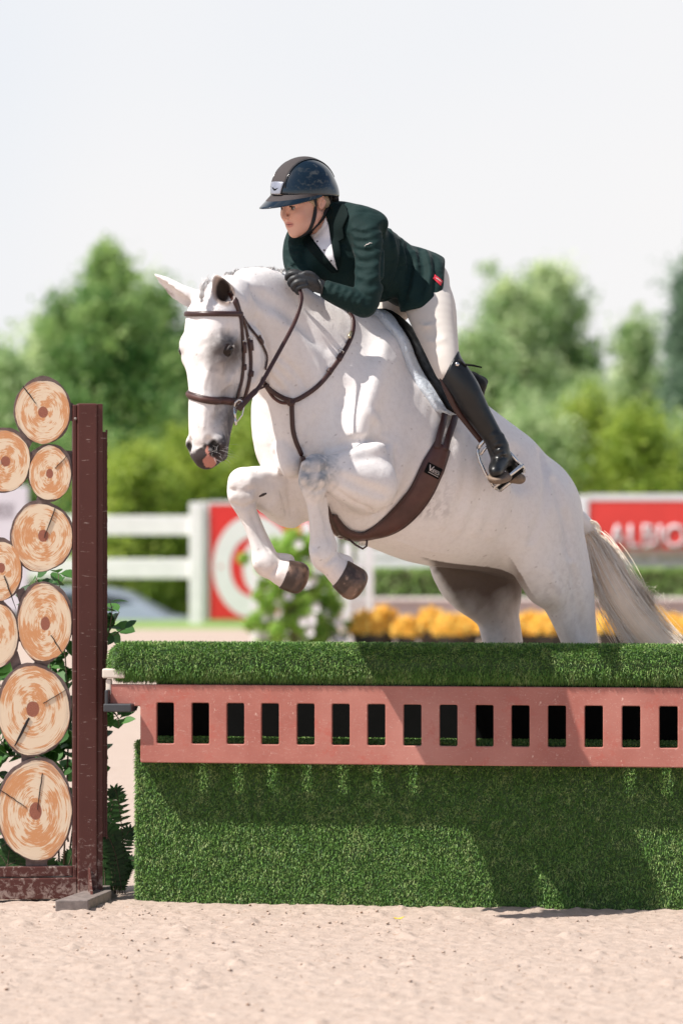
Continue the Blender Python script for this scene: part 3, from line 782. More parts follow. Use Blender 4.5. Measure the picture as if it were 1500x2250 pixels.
# ---------------------------------------------------------------- far side of the ring
def text_obj(name, s, mat, parent, loc, height, rz=0.0, width=None, bold=True, extrude=.004, rot=None, align='LEFT'):
    cu = bpy.data.curves.new(name, 'FONT'); cu.body = s; cu.size = 1.0; cu.align_x = align; cu.extrude = 0; cu.resolution_u = 4
    if bold: cu.offset = .006
    tmp = bpy.data.objects.new(name, cu); COL.objects.link(tmp)
    me = bpy.data.meshes.new_from_object(tmp); bpy.data.objects.remove(tmp); bpy.data.curves.remove(cu)
    co = np.array([v.co[:] for v in me.vertices]); h = co[:, 1].max() - co[:, 1].min(); k = height / h
    kx = k if width is None else width / (co[:, 0].max() - co[:, 0].min())
    if align == 'LEFT': co[:, 0] -= co[:, 0].min()
    co[:, 1] -= co[:, 1].min()
    for v, c in zip(me.vertices, co): v.co = (c[0] * kx, c[1] * k, 0)
    o = put(name, me, mat, parent); M = rot if rot is not None else (Matrix.Rotation(rz, 4, 'Z') @ Matrix.Rotation(R(90), 4, 'X'))
    for v in me.vertices: v.co = Matrix.Translation(loc) @ M @ v.co
    so = o.modifiers.new('solid', 'SOLIDIFY'); so.thickness = extrude
    return o
YF = 49.4
def boxw(bm, u0, u1, v0, v1, Y, depth=.05, mi=0):
    a, b = at(u0, v1, Y), at(u1, v0, Y); return bm_box(bm, ((a.x + b.x) / 2, Y + depth / 2, (a.z + b.z) / 2), (b.x - a.x, depth, b.z - a.z), None, mi)
root = empty('board_fence', at(200, 1370, YF)); root.location.z = 0
for (v0, v1) in ((1133, 1176), (1228, 1271)):
    bm = bmesh.new(); boxw(bm, -500, 421, v0, v1, YF); bm_obj('rail', bm, M_white, root, .01)
for (u0, u1, y, vt) in ((-260, -215, YF - .02, 1110), (416, 446, YF - .06, 1104)):
    bm = bmesh.new(); a = at(u0, 1372, y); boxw(bm, u0, u1, vt, 1374, y, .18); bm_obj('post', bm, M_white, root, .015)
tag(root, 'white two-rail board fence at the back of the ring, left of the round red banner', 'fence')
M_red = plain('banner_red', (.70, .028, .025), .45, 3, .06); M_bw = plain('banner_white', (.76, .74, .75), .5, 5, .04)
root = empty('banner', at(560, 1362, YF)); root.location.z = 0
bm = bmesh.new(); boxw(bm, 459, 700, 1108, 1360, YF, .03); bm_obj('panel', bm, M_red, root)
bm = bmesh.new(); boxw(bm, 444, 459, 1102, 1362, YF - .01, .06); boxw(bm, 459.2, 700, 1101, 1108, YF - .005, .05); bm_obj('frame', bm, M_bw, root, .005)
cc = at(556, 1245, YF)
def disc_ring(r0x, r0z, r1x, r1z, y, n=64, a0=0, a1=2 * math.pi):
    V = []; F = []
    full = abs(a1 - a0 - 2 * math.pi) < 1e-6; m = n if full else n + 1
    for j in range(m):
        a = a0 + (a1 - a0) * j / n
        for (rx, rz) in ((r0x, r0z), (r1x, r1z)): V.append((cc.x + rx * math.cos(a), y, cc.z + rz * math.sin(a)))
    for j in range(n):
        k = (j + 1) % m; F.append((2 * j, 2 * j + 1, 2 * k + 1, 2 * k))
    return V, F
kk = YF / FPX
m = MB(); m.add(*disc_ring(50 * kk, 66 * kk, 88 * kk, 113 * kk, YF - .006)); m.build('ring_emblem', M_bw, root, False)
m = MB(); V, F = disc_ring(0.01 * kk, .01 * kk, 23 * kk, 52 * kk, YF - .006); m.add(V, F); m.build('emblem_figure', M_bw, root, False)
m = MB(); V, F = disc_ring(0.01 * kk, .01 * kk, 3.2 * kk, 3.4 * kk, YF - .012, 12); m.add([(x - 71 * kk, y, z) for x, y, z in V], F); m.build('emblem_dot', M_red, root, False)
tag(root, 'red banner with a white ring emblem behind the forelegs of the horse', 'banner')
root = empty('banner', at(1420, 1362, 48.6)); root.location.z = 0
M_red2 = plain('banner_coral', (.72, .05, .04), .45, 3, .06)
bm = bmesh.new(); boxw(bm, 1292, 1780, 1100, 1206, 48.6, .03); bm_obj('panel', bm, M_red2, root)
bm = bmesh.new(); boxw(bm, 1268, 1292, 1088, 1258, 48.58, .08); boxw(bm, 1292.2, 1780, 1086, 1100, 48.59, .06); bm_obj('frame', bm, M_bw, root, .005)
a = at(1335, 1204, 48.58); b = at(1552, 1152, 48.58)
text_obj('lettering', 'ALBION', M_bw, root, Vector((a.x, 48.585, a.z)), b.z - a.z, 0, b.x - a.x)
tag(root, 'coral red banner with white letters ALBION above the white rail, right of the horse', 'banner')
root = empty('board_fence', at(1200, 1370, 48.8)); root.location.z = 0
for (v0, v1) in ((1207, 1225), (1229, 1252)):
    bm = bmesh.new(); boxw(bm, 790, 1900, v0, v1, 48.8, .05); bm_obj('rail', bm, M_white, root, .008)
for u in (800, 960, 1118, 1276, 1384, 1430, 1560, 1680):
    bm = bmesh.new(); boxw(bm, u, u + 14, 1200 if u < 1290 else 1207, 1372, 48.86, .12); bm_obj('post', bm, M_white, root, .008)
tag(root, 'white rail fence running behind the belly of the horse to the right edge', 'fence')
# long turf-green box hedge and low pink wall
r = np.random.default_rng(8)
M_hedge = leaf_mat('hedge_leaf', (.22, .36, .09), (.45, .58, .22), .4)
def foliage_box(name, x0, x1, y0, y1, z0, z1, n, size, mat, label, cat, group=None, seed=1):
    r = np.random.default_rng(seed); root = empty(name, ((x0 + x1) / 2, (y0 + y1) / 2, z0))
    bm = bmesh.new(); e = size * .6; bm_box(bm, ((x0 + x1) / 2, (y0 + y1) / 2, (z0 + z1) / 2), (x1 - x0 - e, y1 - y0 - e, z1 - z0 - e)); bm_obj('inner_branches', bm, M_bark, root)
    c = np.stack([r.uniform(x0, x1, n), r.uniform(y0, y1, n), r.uniform(z0, z1, n)], 1)
    f = r.integers(0, 3, n); c[f == 0, 1] = y0 + r.uniform(0, .06, (f == 0).sum()); c[f == 1, 2] = z1 - r.uniform(0, .06, (f == 1).sum())
    quadcloud('foliage', c, size, mat, root, r); tag(root, label, cat, group); return root
def quadcloud(name, c, size, mat, parent, r, shade=None):
    n = len(c); d1 = r.normal(0, 1, (n, 3)); d1 /= np.linalg.norm(d1, axis=1)[:, None]; d2 = np.cross(d1, r.normal(0, 1, (n, 3))); d2 /= np.linalg.norm(d2, axis=1)[:, None]
    s = size * r.uniform(.6, 1.3, n)[:, None]; a = c - d1 * s * .5; b = c + d2 * s * .3; e = c + d1 * s * .5; f = c - d2 * s * .3
    V = np.stack([a, b, e, f], 1).reshape(-1, 3); F = np.arange(4 * n).reshape(n, 4)
    me = mesh_np(name, V, F); v = r.random(n) if shade is None else shade; setcol(me, np.repeat(np.repeat(v[:, None], 4, 0), 3, 1)); return put(name, me, mat, parent)
ha, hb = at(812, 1318, 47.6), at(1700, 1251, 47.6)
foliage_box('box_hedge', ha.x, hb.x, 47.6, 48.2, .05, hb.z, 16000, .09, M_hedge, 'long low clipped green hedge behind the yellow flowers', 'hedge')
root = empty('low_wall', at(1200, 1366, 46.9)); root.location.z = 0
bm = bmesh.new(); a, b = at(700, 1400, 46.9), at(1750, 1321, 46.9); bm_box(bm, ((a.x + b.x) / 2, 47.0, b.z / 2 - .02), (b.x - a.x, .2, b.z + .04)); bm_obj('wall_blocks', bm, plain('pink_stone', (.55, .44, .41), .9, 1.6, .22), root, .02)
bm = bmesh.new(); bm_box(bm, ((a.x + b.x) / 2, 46.99, b.z + .02), (b.x - a.x + .1, .28, .04)); bm_obj('coping', bm, plain('pale_coping', (.66, .58, .55), .9, 3), root, .01)
tag(root, 'low pinkish stone wall between the hedge and the yellow flowers', 'wall')
# mums: yellow mounds in pots
M_yel = leaf_mat('mum_petal', (.95, .52, .05), (1.0, .80, .22), .15); M_pot = plain('pot_plastic', (.05, .045, .04), .6)
M_moss = leaf_mat('mum_leaf', (.02, .05, .012), (.06, .12, .02), .25)
def mum_proto():
    root = empty('potted_mum', (0, 0, 0)); r = np.random.default_rng(3)
    prof = [(0, 0), (.10, 0), (.135, .14), (.145, .145), (.145, .165), (0, .165)]; V = []; F = []; n = 20
    for (q, z) in prof:
        for k in range(n): V.append((q * math.cos(2 * math.pi * k / n), q * math.sin(2 * math.pi * k / n), z))
    for j in range(len(prof) - 1):
        for k in range(n): F.append((j * n + k, j * n + (k + 1) % n, (j + 1) * n + (k + 1) % n, (j + 1) * n + k))
    put('pot', mesh_np('pot', np.array(V), F), M_pot, root, True)
    d = r.normal(0, 1, (900, 3)); d[:, 2] = np.abs(d[:, 2]); d /= np.linalg.norm(d, axis=1)[:, None]
    quadcloud('foliage', d * np.array([.15, .15, .13]) * r.uniform(.6, .95, 900)[:, None] + [0, 0, .15], .05, M_moss, root, r)
    d = r.normal(0, 1, (1500, 3)); d[:, 2] = np.abs(d[:, 2]); d /= np.linalg.norm(d, axis=1)[:, None]
    lump = 1 + .20 * np.sin(9 * d[:, 0]) * np.sin(9 * d[:, 1] + 1)
    quadcloud('blossoms', d * np.array([.165, .165, .20]) * lump[:, None] * r.uniform(.9, 1.05, 1500)[:, None] + [0, 0, .175], .05, M_yel, root, r)
    return root
def children(o): return [c for c in bpy.data.objects if c.parent is o]
def copy_tree(o, parent=None):
    c = o.copy(); COL.objects.link(c); c.parent = parent
    if parent is not None: c.matrix_parent_inverse = o.matrix_parent_inverse.copy()
    for ch in children(o): copy_tree(ch, c)
    return c
ORD = 'first second third fourth fifth sixth seventh eighth ninth tenth eleventh twelfth thirteenth fourteenth fifteenth last'.split()
mum = mum_proto(); rm = random.Random(5)
MU = [(802, 39.6), (842, 40.6), (893, 39.8), (944, 40.4), (986, 39.7), (1026, 40.5), (1078, 40.2), (1120, 39.8), (1165, 40.5), (1205, 39.7), (1252, 40.3), (1340, 39.8), (1378, 40.6), (1428, 39.9), (1476, 40.4), (1518, 39.8)]
for i, (u, y) in enumerate(MU):
    o = mum if i == 0 else copy_tree(mum); p = at(u, 1400, y); o.location = (p.x, y, 0); k = rm.uniform(.88, 1.06); o.scale = (k, k, k * rm.uniform(.95, 1.1)); o.rotation_euler = (0, 0, rm.uniform(0, 6))
    tag(o, '%s round mound of yellow-orange mums from the left, in the row before the pink wall' % ORD[sorted(q[0] for q in MU).index(u)], 'potted flowers', 'pots of yellow mums in a row behind the jump')
# white picket wings with climbing plant and white flowers, behind the forelegs
def picket_wing(u0, u1, vt, Y, n, label, slope=0):
    root = empty('jump_wing', at((u0 + u1) / 2, 1400, Y)); root.location.z = 0; a, b = at(u0, vt, Y), at(u1, vt, Y); w = (b.x - a.x)
    for i in range(n):
        x = a.x + w * (i + .5) / n; h = a.z * (1 - slope * i / n); bm = bmesh.new(); bm_box(bm, (x, Y, h / 2), (w / n * .5, .03, h)); vs = bm_box(bm, (x, Y, h + .03), (w / n * .35, .028, .07)); bm_obj('picket', bm, M_white, root, .006)
    for z in (.12, a.z * .5, a.z * .82 * (1 - slope * .6)):
        bm = bmesh.new(); bm_box(bm, ((a.x + b.x) / 2, Y + .04, z), (w, .045, .07)); bm_obj('rail', bm, M_white, root, .006)
    for x in (a.x, b.x):
        bm = bmesh.new(); bm_box(bm, (x, Y + .03, a.z * .5 * (1 - (slope if x == b.x else 0)) + .03), (.08, .08, a.z * (1 - (slope if x == b.x else 0)) + .06)); bm_obj('post', bm, M_white, root, .008)
    tag(root, label, 'jump wing'); return root
picket_wing(560, 640, 1200, 40, 5, 'white picket jump wing left of the climbing plant, behind the forelegs')
picket_wing(672, 735, 1160, 40.6, 4, 'white picket jump wing behind the near foreleg, right of the climbing plant')
picket_wing(762, 812, 1205, 40.2, 3, 'narrow white picket jump wing right of the near fore hoof')
M_bush = leaf_mat('bush_leaf', (.20, .40, .05), (.60, .80, .20), .5); M_petal = plain('white_petal', (.78, .74, .74), .6)
def bush(name, u, v0, v1, wpx, Y, n, size, mat, label, cat, flowers=0, seed=1, zbase=0.0):
    r = np.random.default_rng(seed); b, t = at(u, v1, Y), at(u, v0, Y); root = empty(name, (b.x, Y, max(b.z, zbase))); k = Y / FPX; H = t.z - max(b.z, zbase); zb = max(b.z, zbase)
    mb = MB()
    for i in range(6):
        q = Vector((b.x + r.normal(0, wpx * k * .22), Y + r.normal(0, .1), zb + H * r.uniform(.6, .95))); mb.tube([Vector((b.x, Y, zb)), Vector((b.x, Y, zb)).lerp(q, .5) + Vector((r.normal(0, .04), 0, 0)), q], [.02, .014, .006], 6)
    mb.build('stem', M_bark, root)
    nc = 80; cen = np.stack([b.x + r.normal(0, wpx * k * .24, nc), Y + r.normal(0, wpx * k * .2, nc), zb + H * (.05 + .9 * r.random(nc))], 1); cr = r.uniform(.08, .17, nc) * wpx * k
    j = r.integers(0, nc, n); d = r.normal(0, 1, (n, 3)); d /= np.linalg.norm(d, axis=1)[:, None]; c = cen[j] + d * (cr[j] * r.random(n) ** .5)[:, None]
    quadcloud('foliage', c, size, mat, root, r)
    if flowers:
        m = MB()
        for q in range(flowers):
            p = Vector(cen[r.integers(0, nc)]) + Vector((r.normal(0, .06), -wpx * k * .22 - r.random() * .1, r.normal(-.05, .12)))
            for a in range(5):
                an = a * 1.2566 + r.random(); e = Vector((math.cos(an), -.3, math.sin(an))) * .05; f = Vector((-math.sin(an), 0, math.cos(an))) * .026
                m.add([p, p + e * .6 + f, p + e, p + e * .6 - f], [(0, 1, 2, 3)])
        m.build('blossoms', M_petal, root, False)
    tag(root, label, cat); return root
bush('flowering_plant', 645, 1162, 1425, 160, 39.2, 16000, .06, M_bush, 'tall bright green plant with white blossoms between the white picket wings', 'plant', 26, 3)
bush('flowering_plant', 715, 1300, 1425, 80, 39.6, 3500, .05, M_bush, 'low green plant with white blossoms below the near fore hoof', 'plant', 14, 4)
bush('flowering_plant', 590, 1290, 1425, 60, 39.5, 2200, .05, M_bush, 'low leafy plant with white blossoms at the foot of the left picket wing', 'plant', 14, 5)
# white sign with grey letters far left
root = empty('sign', at(30, 1300, 44)); root.location.z = 0
bm = bmesh.new(); boxw(bm, -140, 62, 1068, 1345, 44, .04); bm_obj('panel', bm, plain('sign_lilac_white', (.66, .62, .66), .5, 4, .03), root, .01)
a = at(-50, 1136, 44); b = at(33, 1104, 44)
text_obj('lettering', 'WHISK', plain('sign_grey', (.33, .29, .31), .6), root, Vector((a.x, 43.99, a.z)), b.z - a.z, 0, b.x - a.x, False)
for u in (-120, 45):
    bm = bmesh.new(); boxw(bm, u, u + 10, 1100, 1405, 44.05, .05); bm_obj('post', bm, M_white, root)
tag(root, 'pale lilac white sign with grey letters seen between the log slices', 'sign')

# parked car on the lower ground behind the fence
def car():
    Y = 55.6; k = Y / FPX; gz_ = -1.13; x1 = at(455, 0, Y).x; L = 4.4
    root = empty('parked_car', (x1 - L / 2, Y + .85, gz_))
    prof = [(0, .35), (0, .78), (.08, .98), (.55, 1.04), (1.15, 1.38), (1.6, 1.47), (2.5, 1.44), (3.25, 1.06), (4.1, .92), (4.38, .72), (4.4, .35)]
    lower = [(0, .35), (0, .78), (.08, .98), (3.25, 1.04), (4.1, .92), (4.38, .72), (4.4, .35)]
    def ext(name, pr, y0, y1, mat, inset=0):
        n = len(pr); V = [(x1 - x, y0 + (inset if z > 1.05 else 0), gz_ + z) for x, z in pr] + [(x1 - x, y1 - (inset if z > 1.05 else 0), gz_ + z) for x, z in pr]
        o = put(name, mesh_np(name, np.array(V), [tuple(range(n)), tuple(range(n, 2 * n))[::-1]] + [(i, n + i, n + (i + 1) % n, (i + 1) % n) for i in range(n)]), mat, root)
        b = o.modifiers.new('b', 'BEVEL'); b.width = .06; b.segments = 3; return o
    paint = plain('silver_blue_paint', (.36, .40, .46), .3, 5, .03, metallic=.4); glass = plain('car_glass', (.05, .06, .08), .08, 5)
    ext('body', prof, Y, Y + 1.75, paint, .16)
    for (name, pr) in (('side_window', [(.75, 1.06), (1.2, 1.33), (1.6, 1.39), (1.85, 1.39), (1.85, 1.06)]), ('side_window', [(1.92, 1.06), (1.92, 1.39), (2.45, 1.36), (3.0, 1.08)])):
        n = len(pr); V = [(x1 - x, Y + .08 - (.0), gz_ + z) for x, z in pr] + [(x1 - x, Y + .2, gz_ + z) for x, z in pr]
        put(name, mesh_np(name, np.array(V), [tuple(range(n)), tuple(range(n, 2 * n))[::-1]] + [(i, n + i, n + (i + 1) % n, (i + 1) % n) for i in range(n)]), glass, root)
    bm = bmesh.new(); bm_box(bm, (x1 - .10, Y + .25, gz_ + .88), (.24, .55, .22)); bm_obj('tail_light', bm, plain('lamp_red', (.7, .03, .03), .3), root, .03)
    for wx in (.85, 3.5):
        for yy in (Y + .1, Y + 1.6):
            bm = bmesh.new(); bmesh.ops.create_cone(bm, cap_ends=True, segments=24, radius1=.32, radius2=.32, depth=.22, matrix=Matrix.Translation((x1 - wx, yy, gz_ + .32)) @ Matrix.Rotation(R(90), 4, 'X'))
            w = bm_obj('wheel', bm, plain('tyre', (.03, .03, .03), .8), root, .03)
    tag(root, 'silver grey car parked behind the white fence left of the round red banner', 'car')
car()

# ---------------------------------------------------------------- trees and bushes behind the ring
GB = -1.3
def tree(u, vtop, wpx, Y, seed, mats, label, n=11000, name='broadleaf_tree', leaf=.17, low=.12, shape='oval', group=None, openness=.5, lean=0):
    n = int(n * 3.0); leaf *= .66; wpx *= 1.28; r = np.random.default_rng(seed); k = Y / FPX; x = at(u, 0, Y).x; H = at(u, vtop, Y).z - GB; Wd = wpx * k / 2
    root = empty(name, (x, Y, GB)); mb = MB(); r2 = random.Random(seed)
    top = Vector((x + lean * H, Y, GB + H * .9)); tr = [Vector((x, Y, GB - .1)), Vector((x + r2.gauss(0, .1), Y, GB + H * .3)), Vector((x, Y + r2.gauss(0, .1), GB + H * .6)), top]
    R0 = .022 * H + .05; mb.tube([Vector(p) for p in catmull([tuple(q) for q in tr], 4)], [R0 * (1 - .9 * i / 12) for i in range(13)], 8)
    mb.build('trunk', M_bark, root); mb = MB(); cen = []; cr = []
    nl = 74
    for i in range(nl):
        f = low + (1 - low) * ((i + r2.random()) / nl); z = GB + H * f
        if shape == 'oval': wr = math.sqrt(max(0.02, 1 - ((f - low - (1 - low) * .42) / ((1 - low) * .60)) ** 2))
        elif shape == 'cone': wr = max(.06, 1.05 - (f - low) / (1 - low)) ** .8
        else: wr = 1
        a = r2.uniform(0, 6.283); rr = Wd * wr * r2.uniform(.45, 1.0)
        e = Vector((x + math.cos(a) * rr, Y + math.sin(a) * rr * .8, z + r2.uniform(0, .06) * H)); s = Vector((x, Y, z - H * .10 * wr))
        mb.tube([s, s.lerp(e, .5) + Vector((0, 0, -.02 * H)), e], [R0 * .35, R0 * .2, .01], 5)
        for q in range(5):
            p = s.lerp(e, r2.uniform(.3, 1.05)) + Vector((r2.gauss(0, Wd * .10), r2.gauss(0, Wd * .10), r2.gauss(0, H * .025))); cen.append(p); cr.append(r2.uniform(.16, .38) * (1.35 - .5 * openness) * (1 if name != 'bush' else .8))
    mb.build('limbs', M_bark, root)
    cen = np.array([tuple(c) for c in cen]); cr = np.array(cr); j = r.integers(0, len(cen), n); d = r.normal(0, .60, (n, 3))
    c = cen[j] + d * cr[j][:, None] * np.array([1, 1, .9])
    tone = np.clip((r.random(len(cen)) ** 1.3)[j] * .85 + r.random(n) * .25 - .05, 0, 1)
    quadcloud('crown', c, leaf, mats, root, r, tone); tag(root, label, 'tree', group); return root
L_dark = leaf_mat('tree_leaf_dark', (.06, .19, .045), (.50, .64, .24), .45)
L_mid = leaf_mat('tree_leaf_mid', (.18, .33, .10), (.82, .88, .54), .45)  # paler range: distant haze is put into the leaf colour
L_lime = leaf_mat('tree_leaf_lime', (.17, .28, .03), (.62, .70, .14), .5)
L_blue = leaf_mat('tree_leaf_bluegreen', (.03, .09, .055), (.34, .46, .32), .4)
TR = [(232, 590, 250, 78, 1, L_dark, 'tall dark green tree left of the horse head, its top reaching highest there', 15000, 'broadleaf_tree', .2, .1, 'oval', .55),
      (130, 720, 170, 80, 2, L_mid, 'mid green tree with a ragged crown behind the top log slice', 9000, 'broadleaf_tree', .2, .1, 'oval', .6),
      (320, 655, 180, 82, 3, L_dark, 'dark green tree close behind the ears of the horse', 11000, 'broadleaf_tree', .2, .1, 'oval', .5),
      (15, 815, 150, 76, 4, L_mid, 'low green tree at the left edge of the photo', 9000, 'broadleaf_tree', .2, .06, 'oval', .4),
      (60, 840, 130, 84, 14, L_dark, 'dark green bushy tree just left of the top log slice', 7000, 'broadleaf_tree', .2, .06, 'oval', .4),
      (420, 800, 200, 84, 5, L_dark, 'deep green tree directly behind the face of the horse', 11000, 'broadleaf_tree', .2, .06, 'oval', .3),
      (545, 780, 220, 86, 6, L_dark, 'dark tree behind the throat and chest of the horse', 10000, 'broadleaf_tree', .2, .06, 'oval', .3),
      (1120, 640, 190, 86, 7, L_mid, 'light green open tree right of the rider, behind her back', 12000, 'broadleaf_tree', .2, .1, 'oval', .6),
      (1225, 620, 200, 88, 8, L_mid, 'tallest light green tree to the right of the rider', 13000, 'broadleaf_tree', .2, .1, 'oval', .6),
      (1060, 760, 170, 82, 9, L_mid, 'green tree right behind the rider boot', 9000, 'broadleaf_tree', .2, .08, 'oval', .5),
      (1400, 735, 130, 90, 10, L_mid, 'smaller ragged green tree in the gap left of the right edge tree', 7000, 'broadleaf_tree', .2, .1, 'oval', .9),
      (1525, 640, 190, 84, 11, L_blue, 'dark bluish green tree cut by the right edge of the photo', 13000, 'conifer_tree', .2, .05, 'cone', .3),
      (1290, 860, 200, 84, 12, L_mid, 'rounded green tree above the coral banner', 10000, 'broadleaf_tree', .2, .05, 'oval', .4),
      (950, 820, 240, 88, 13, L_mid, 'green tree hidden behind the rider leg and saddle', 7000, 'broadleaf_tree', .2, .08, 'oval', .5),
      (740, 860, 240, 90, 15, L_mid, 'green tree mostly hidden behind the horse body', 6000, 'broadleaf_tree', .2, .08, 'oval', .5)]
for (u, vt, w, Y, sd_, mt, lb, n, nm, lf, low, shp, op) in TR:
    tree(u, vt, w, Y, sd_, mt, lb, n, nm, lf, low, shp, None, op)
BU = [(300, 1010, 210, 58, L_lime, 'bright lime green bush behind the upper fence rail, right of the brown post'), (430, 985, 200, 59, L_lime, 'lime green bush behind the white fence post, below the horse muzzle'),
      (545, 960, 180, 60, L_lime, 'lime green bush beside the chest of the horse'), (60, 960, 260, 61, L_dark, 'dark green bush behind the log slices'), (190, 980, 170, 60, L_dark, 'dark green bush behind the brown post'),
      (670, 1000, 200, 60, L_lime, 'lime bush behind the forearms of the horse'), (1180, 930, 190, 60, L_mid, 'mid green bush behind the rump of the horse'), (1290, 905, 190, 62, L_lime, 'yellow green bush above the left end of the coral banner'),
      (1400, 930, 180, 60, L_lime, 'yellow green bush above the middle of the coral banner'), (1500, 960, 180, 61, L_mid, 'green bush above the right end of the coral banner'), (960, 1000, 300, 61, L_mid, 'green bush hidden behind the horse belly'), (820, 1000, 200, 61, L_mid, 'green bush hidden behind the horse barrel'),
      (330, 1160, 300, 60.4, L_dark, 'darker green hedge bush seen between the two fence rails')]
for i, (u, vt, w, Y, mt, lb) in enumerate(BU):
    tree(u, vt, w, Y, 50 + i, mt, lb, 9000, 'bush', .13, .02, 'oval', None, .15)

# the wood that closes the view far behind, running on to both sides
def far_wood():
    r = np.random.default_rng(77); nc = 1500; X_ = r.uniform(-46, 46, nc); prof = 3.6 + 1.1 * np.sin(X_ * .55) + .8 * np.sin(X_ * 1.7 + 2) + np.where(np.abs(X_) > 8.5, 2.2 + 1.2 * np.sin(X_ * .9), 0)
    cen = np.stack([X_, r.uniform(97, 103, nc), -1.2 + (prof + 1.2) * r.random(nc) ** .7], 1); n = 90000; j = r.integers(0, nc, n)
    c = cen[j] + r.normal(0, .42, (n, 3)); tone = np.clip(r.random(nc)[j] * .8 + r.random(n) * .25, 0, 1)
    o = quadcloud('far_wood', c, .2, L_mid, None, r, tone); tag(o, 'far hazy green wood closing the view behind the single trees', 'wood', None, 'stuff')
far_wood()
# ---------------------------------------------------------------- the grey horse
PSI = 40.0
def dep(u): return (u - 900) * .80                       # depth of the body's midline at picture column u
LAT = np.array([math.sin(R(PSI)), 0, -math.cos(R(PSI))])    # towards the horse's left (near) side
def X(u, v, l=0.0):
    """midline-relative point that shows at picture column u: l pixels to the near side"""
    # body midline passes (u0, dep(u0)); moving l sideways shifts u by l*sin(psi)
    u0 = u - l * LAT[0]
    return (u, v, dep(u0) + l * LAT[2])
def horse_field():
    F = Field(axis((322, 620, 3.0), (620, 1345, 4.6)), axis((572, 1060, 3.2), (1060, 1300, 3.8), (1300, 1880, 6)), axis((-560, 560, 4.4)))
    # trunk
    F.chain([X(700, 905) + (138, 112), X(752, 910) + (178, 135), X(830, 970) + (182, 158), X(950, 1052) + (176, 166), X(1055, 1095) + (156, 158), X(1130, 1130) + (142, 148)], 30, PSI, 5)
    F.chain([X(826, 772) + (52, 34), X(868, 812) + (62, 56), X(970, 900) + (68, 80), X(1090, 1010) + (72, 110)], 40, PSI, 4)            # withers and back
    F.chain([X(1110, 1075) + (98, 110), X(1160, 1120) + (104, 108), X(1200, 1175) + (74, 90)], 30, PSI, 4)                              # croup
    F.chain([X(850, 1090) + (118, 110), X(930, 1120) + (112, 118), X(1020, 1130) + (104, 112)], 40, PSI, 3)                               # belly
    # neck
    F.chain([X(790, 850) + (165, 96), (706, 808, -166, 148, 86), (644, 772, -214, 128, 72), (596, 722, -262, 108, 56), (556, 682, -312, 82, 48), (522, 668, -356, 60, 46)], 34, 44, 5)
    F.chain([(780, 748, -112, 30, 26), (704, 700, -172, 30, 26), (646, 652, -222, 32, 26), (590, 618, -270, 27, 24), (540, 618, -320, 26, 22)], 30, 44, 4)  # crest
    # breast
    F.chain([X(640, 900, 0) + (78, 96), X(652, 970, 0) + (82, 104), X(700, 1050, 0) + (84, 100), X(760, 1110, 0) + (72, 90)], 34, PSI, 4)
    F.chain([X(618, 915, -62) + (52,), X(622, 985, -66) + (52,)], 34, PSI, 3)
    F.chain([(630, 990, -262, 30), (638, 1018, -266, 32)], 8, PSI, 3)                                                              # pectoral bulge
    F.chain([X(716, 950, 52) + (56,), X(730, 1010, 56) + (60,)], 34, PSI, 3)
    # near shoulder, triceps
    F.chain([X(842, 780, 70) + (42, 26), X(806, 870, 96) + (60, 34), X(764, 965, 100) + (72, 44)], 34, PSI, 4)
    F.chain([X(842, 1010, 112) + (62, 48), X(808, 1058, 112) + (72, 58)], 22, PSI, 3)
    # near foreleg
    ex = lambda u, v, w, a, b=None: (u, v, w, a, b or a)
    F.chain([ex(812, 1060, -262, 66), ex(765, 1050, -300, 54), ex(728, 1037, -322, 38), ex(700, 1033, -340, 33)], 18, PSI, 12)
    F.chain([ex(745, 1018, -306, 24), ex(820, 1003, -270, 30)], 14, PSI, 3)
    F.chain([ex(692, 1030, -344, 33), ex(689, 1055, -344, 34), ex(690, 1078, -336, 26), ex(691, 1105, -326, 18), ex(697, 1150, -312, 18), ex(702, 1185, -302, 22), ex(706, 1208, -298, 28), ex(712, 1226, -294, 27)], 10, PSI, 4)
    F.chain([ex(676, 1022, -366, 12), ex(672, 1048, -368, 11)], 8, PSI, 3); F.chain([ex(700, 1020, -372, 11), ex(704, 1048, -370, 12)], 8, PSI, 3); F.chain([ex(716, 1062, -330, 13)], 8, PSI, 1)
    F.chain([ex(710, 1096, -310, 10), ex(715, 1150, -296, 10), ex(727, 1200, -284, 15)], 10, PSI, 3)                                    # tendons
    F.chain([ex(712, 1226, -294, 26), ex(732, 1246, -288, 26), ex(750, 1262, -284, 31)], 10, PSI, 3)
    F.chain([ex(741, 1226, -268, 13), ex(760, 1236, -264, 17)], 8, PSI, 3)
    # far foreleg
    F.chain([X(640, 1100, -100) + (56, 50), (600, 1080, -195, 54, 48), (560, 1064, -240, 40, 38), (540, 1062, -262, 34, 33)], 20, PSI, 4)
    F.chain([(628, 1118, -160, 40, 38), (640, 1135, -150, 26, 26)], 16, PSI, 3)
    F.chain([ex(532, 1060, -268, 32), ex(531, 1086, -268, 32), ex(538, 1112, -262, 25), ex(548, 1140, -258, 19.5), ex(562, 1175, -256, 19), ex(574, 1208, -254, 22), ex(580, 1230, -254, 27), ex(586, 1241, -252, 26)], 10, PSI, 4)
    F.chain([ex(556, 1130, -246, 11), ex(574, 1172, -242, 11), ex(592, 1214, -240, 14)], 10, PSI, 3)
    F.chain([ex(586, 1241, -252, 25), ex(606, 1253, -250, 26), ex(626, 1262, -248, 31)], 10, PSI, 3)
    F.chain([ex(612, 1226, -230, 12), ex(632, 1232, -228, 16)], 8, PSI, 3)
    # hindquarters: near leg
    n = 100
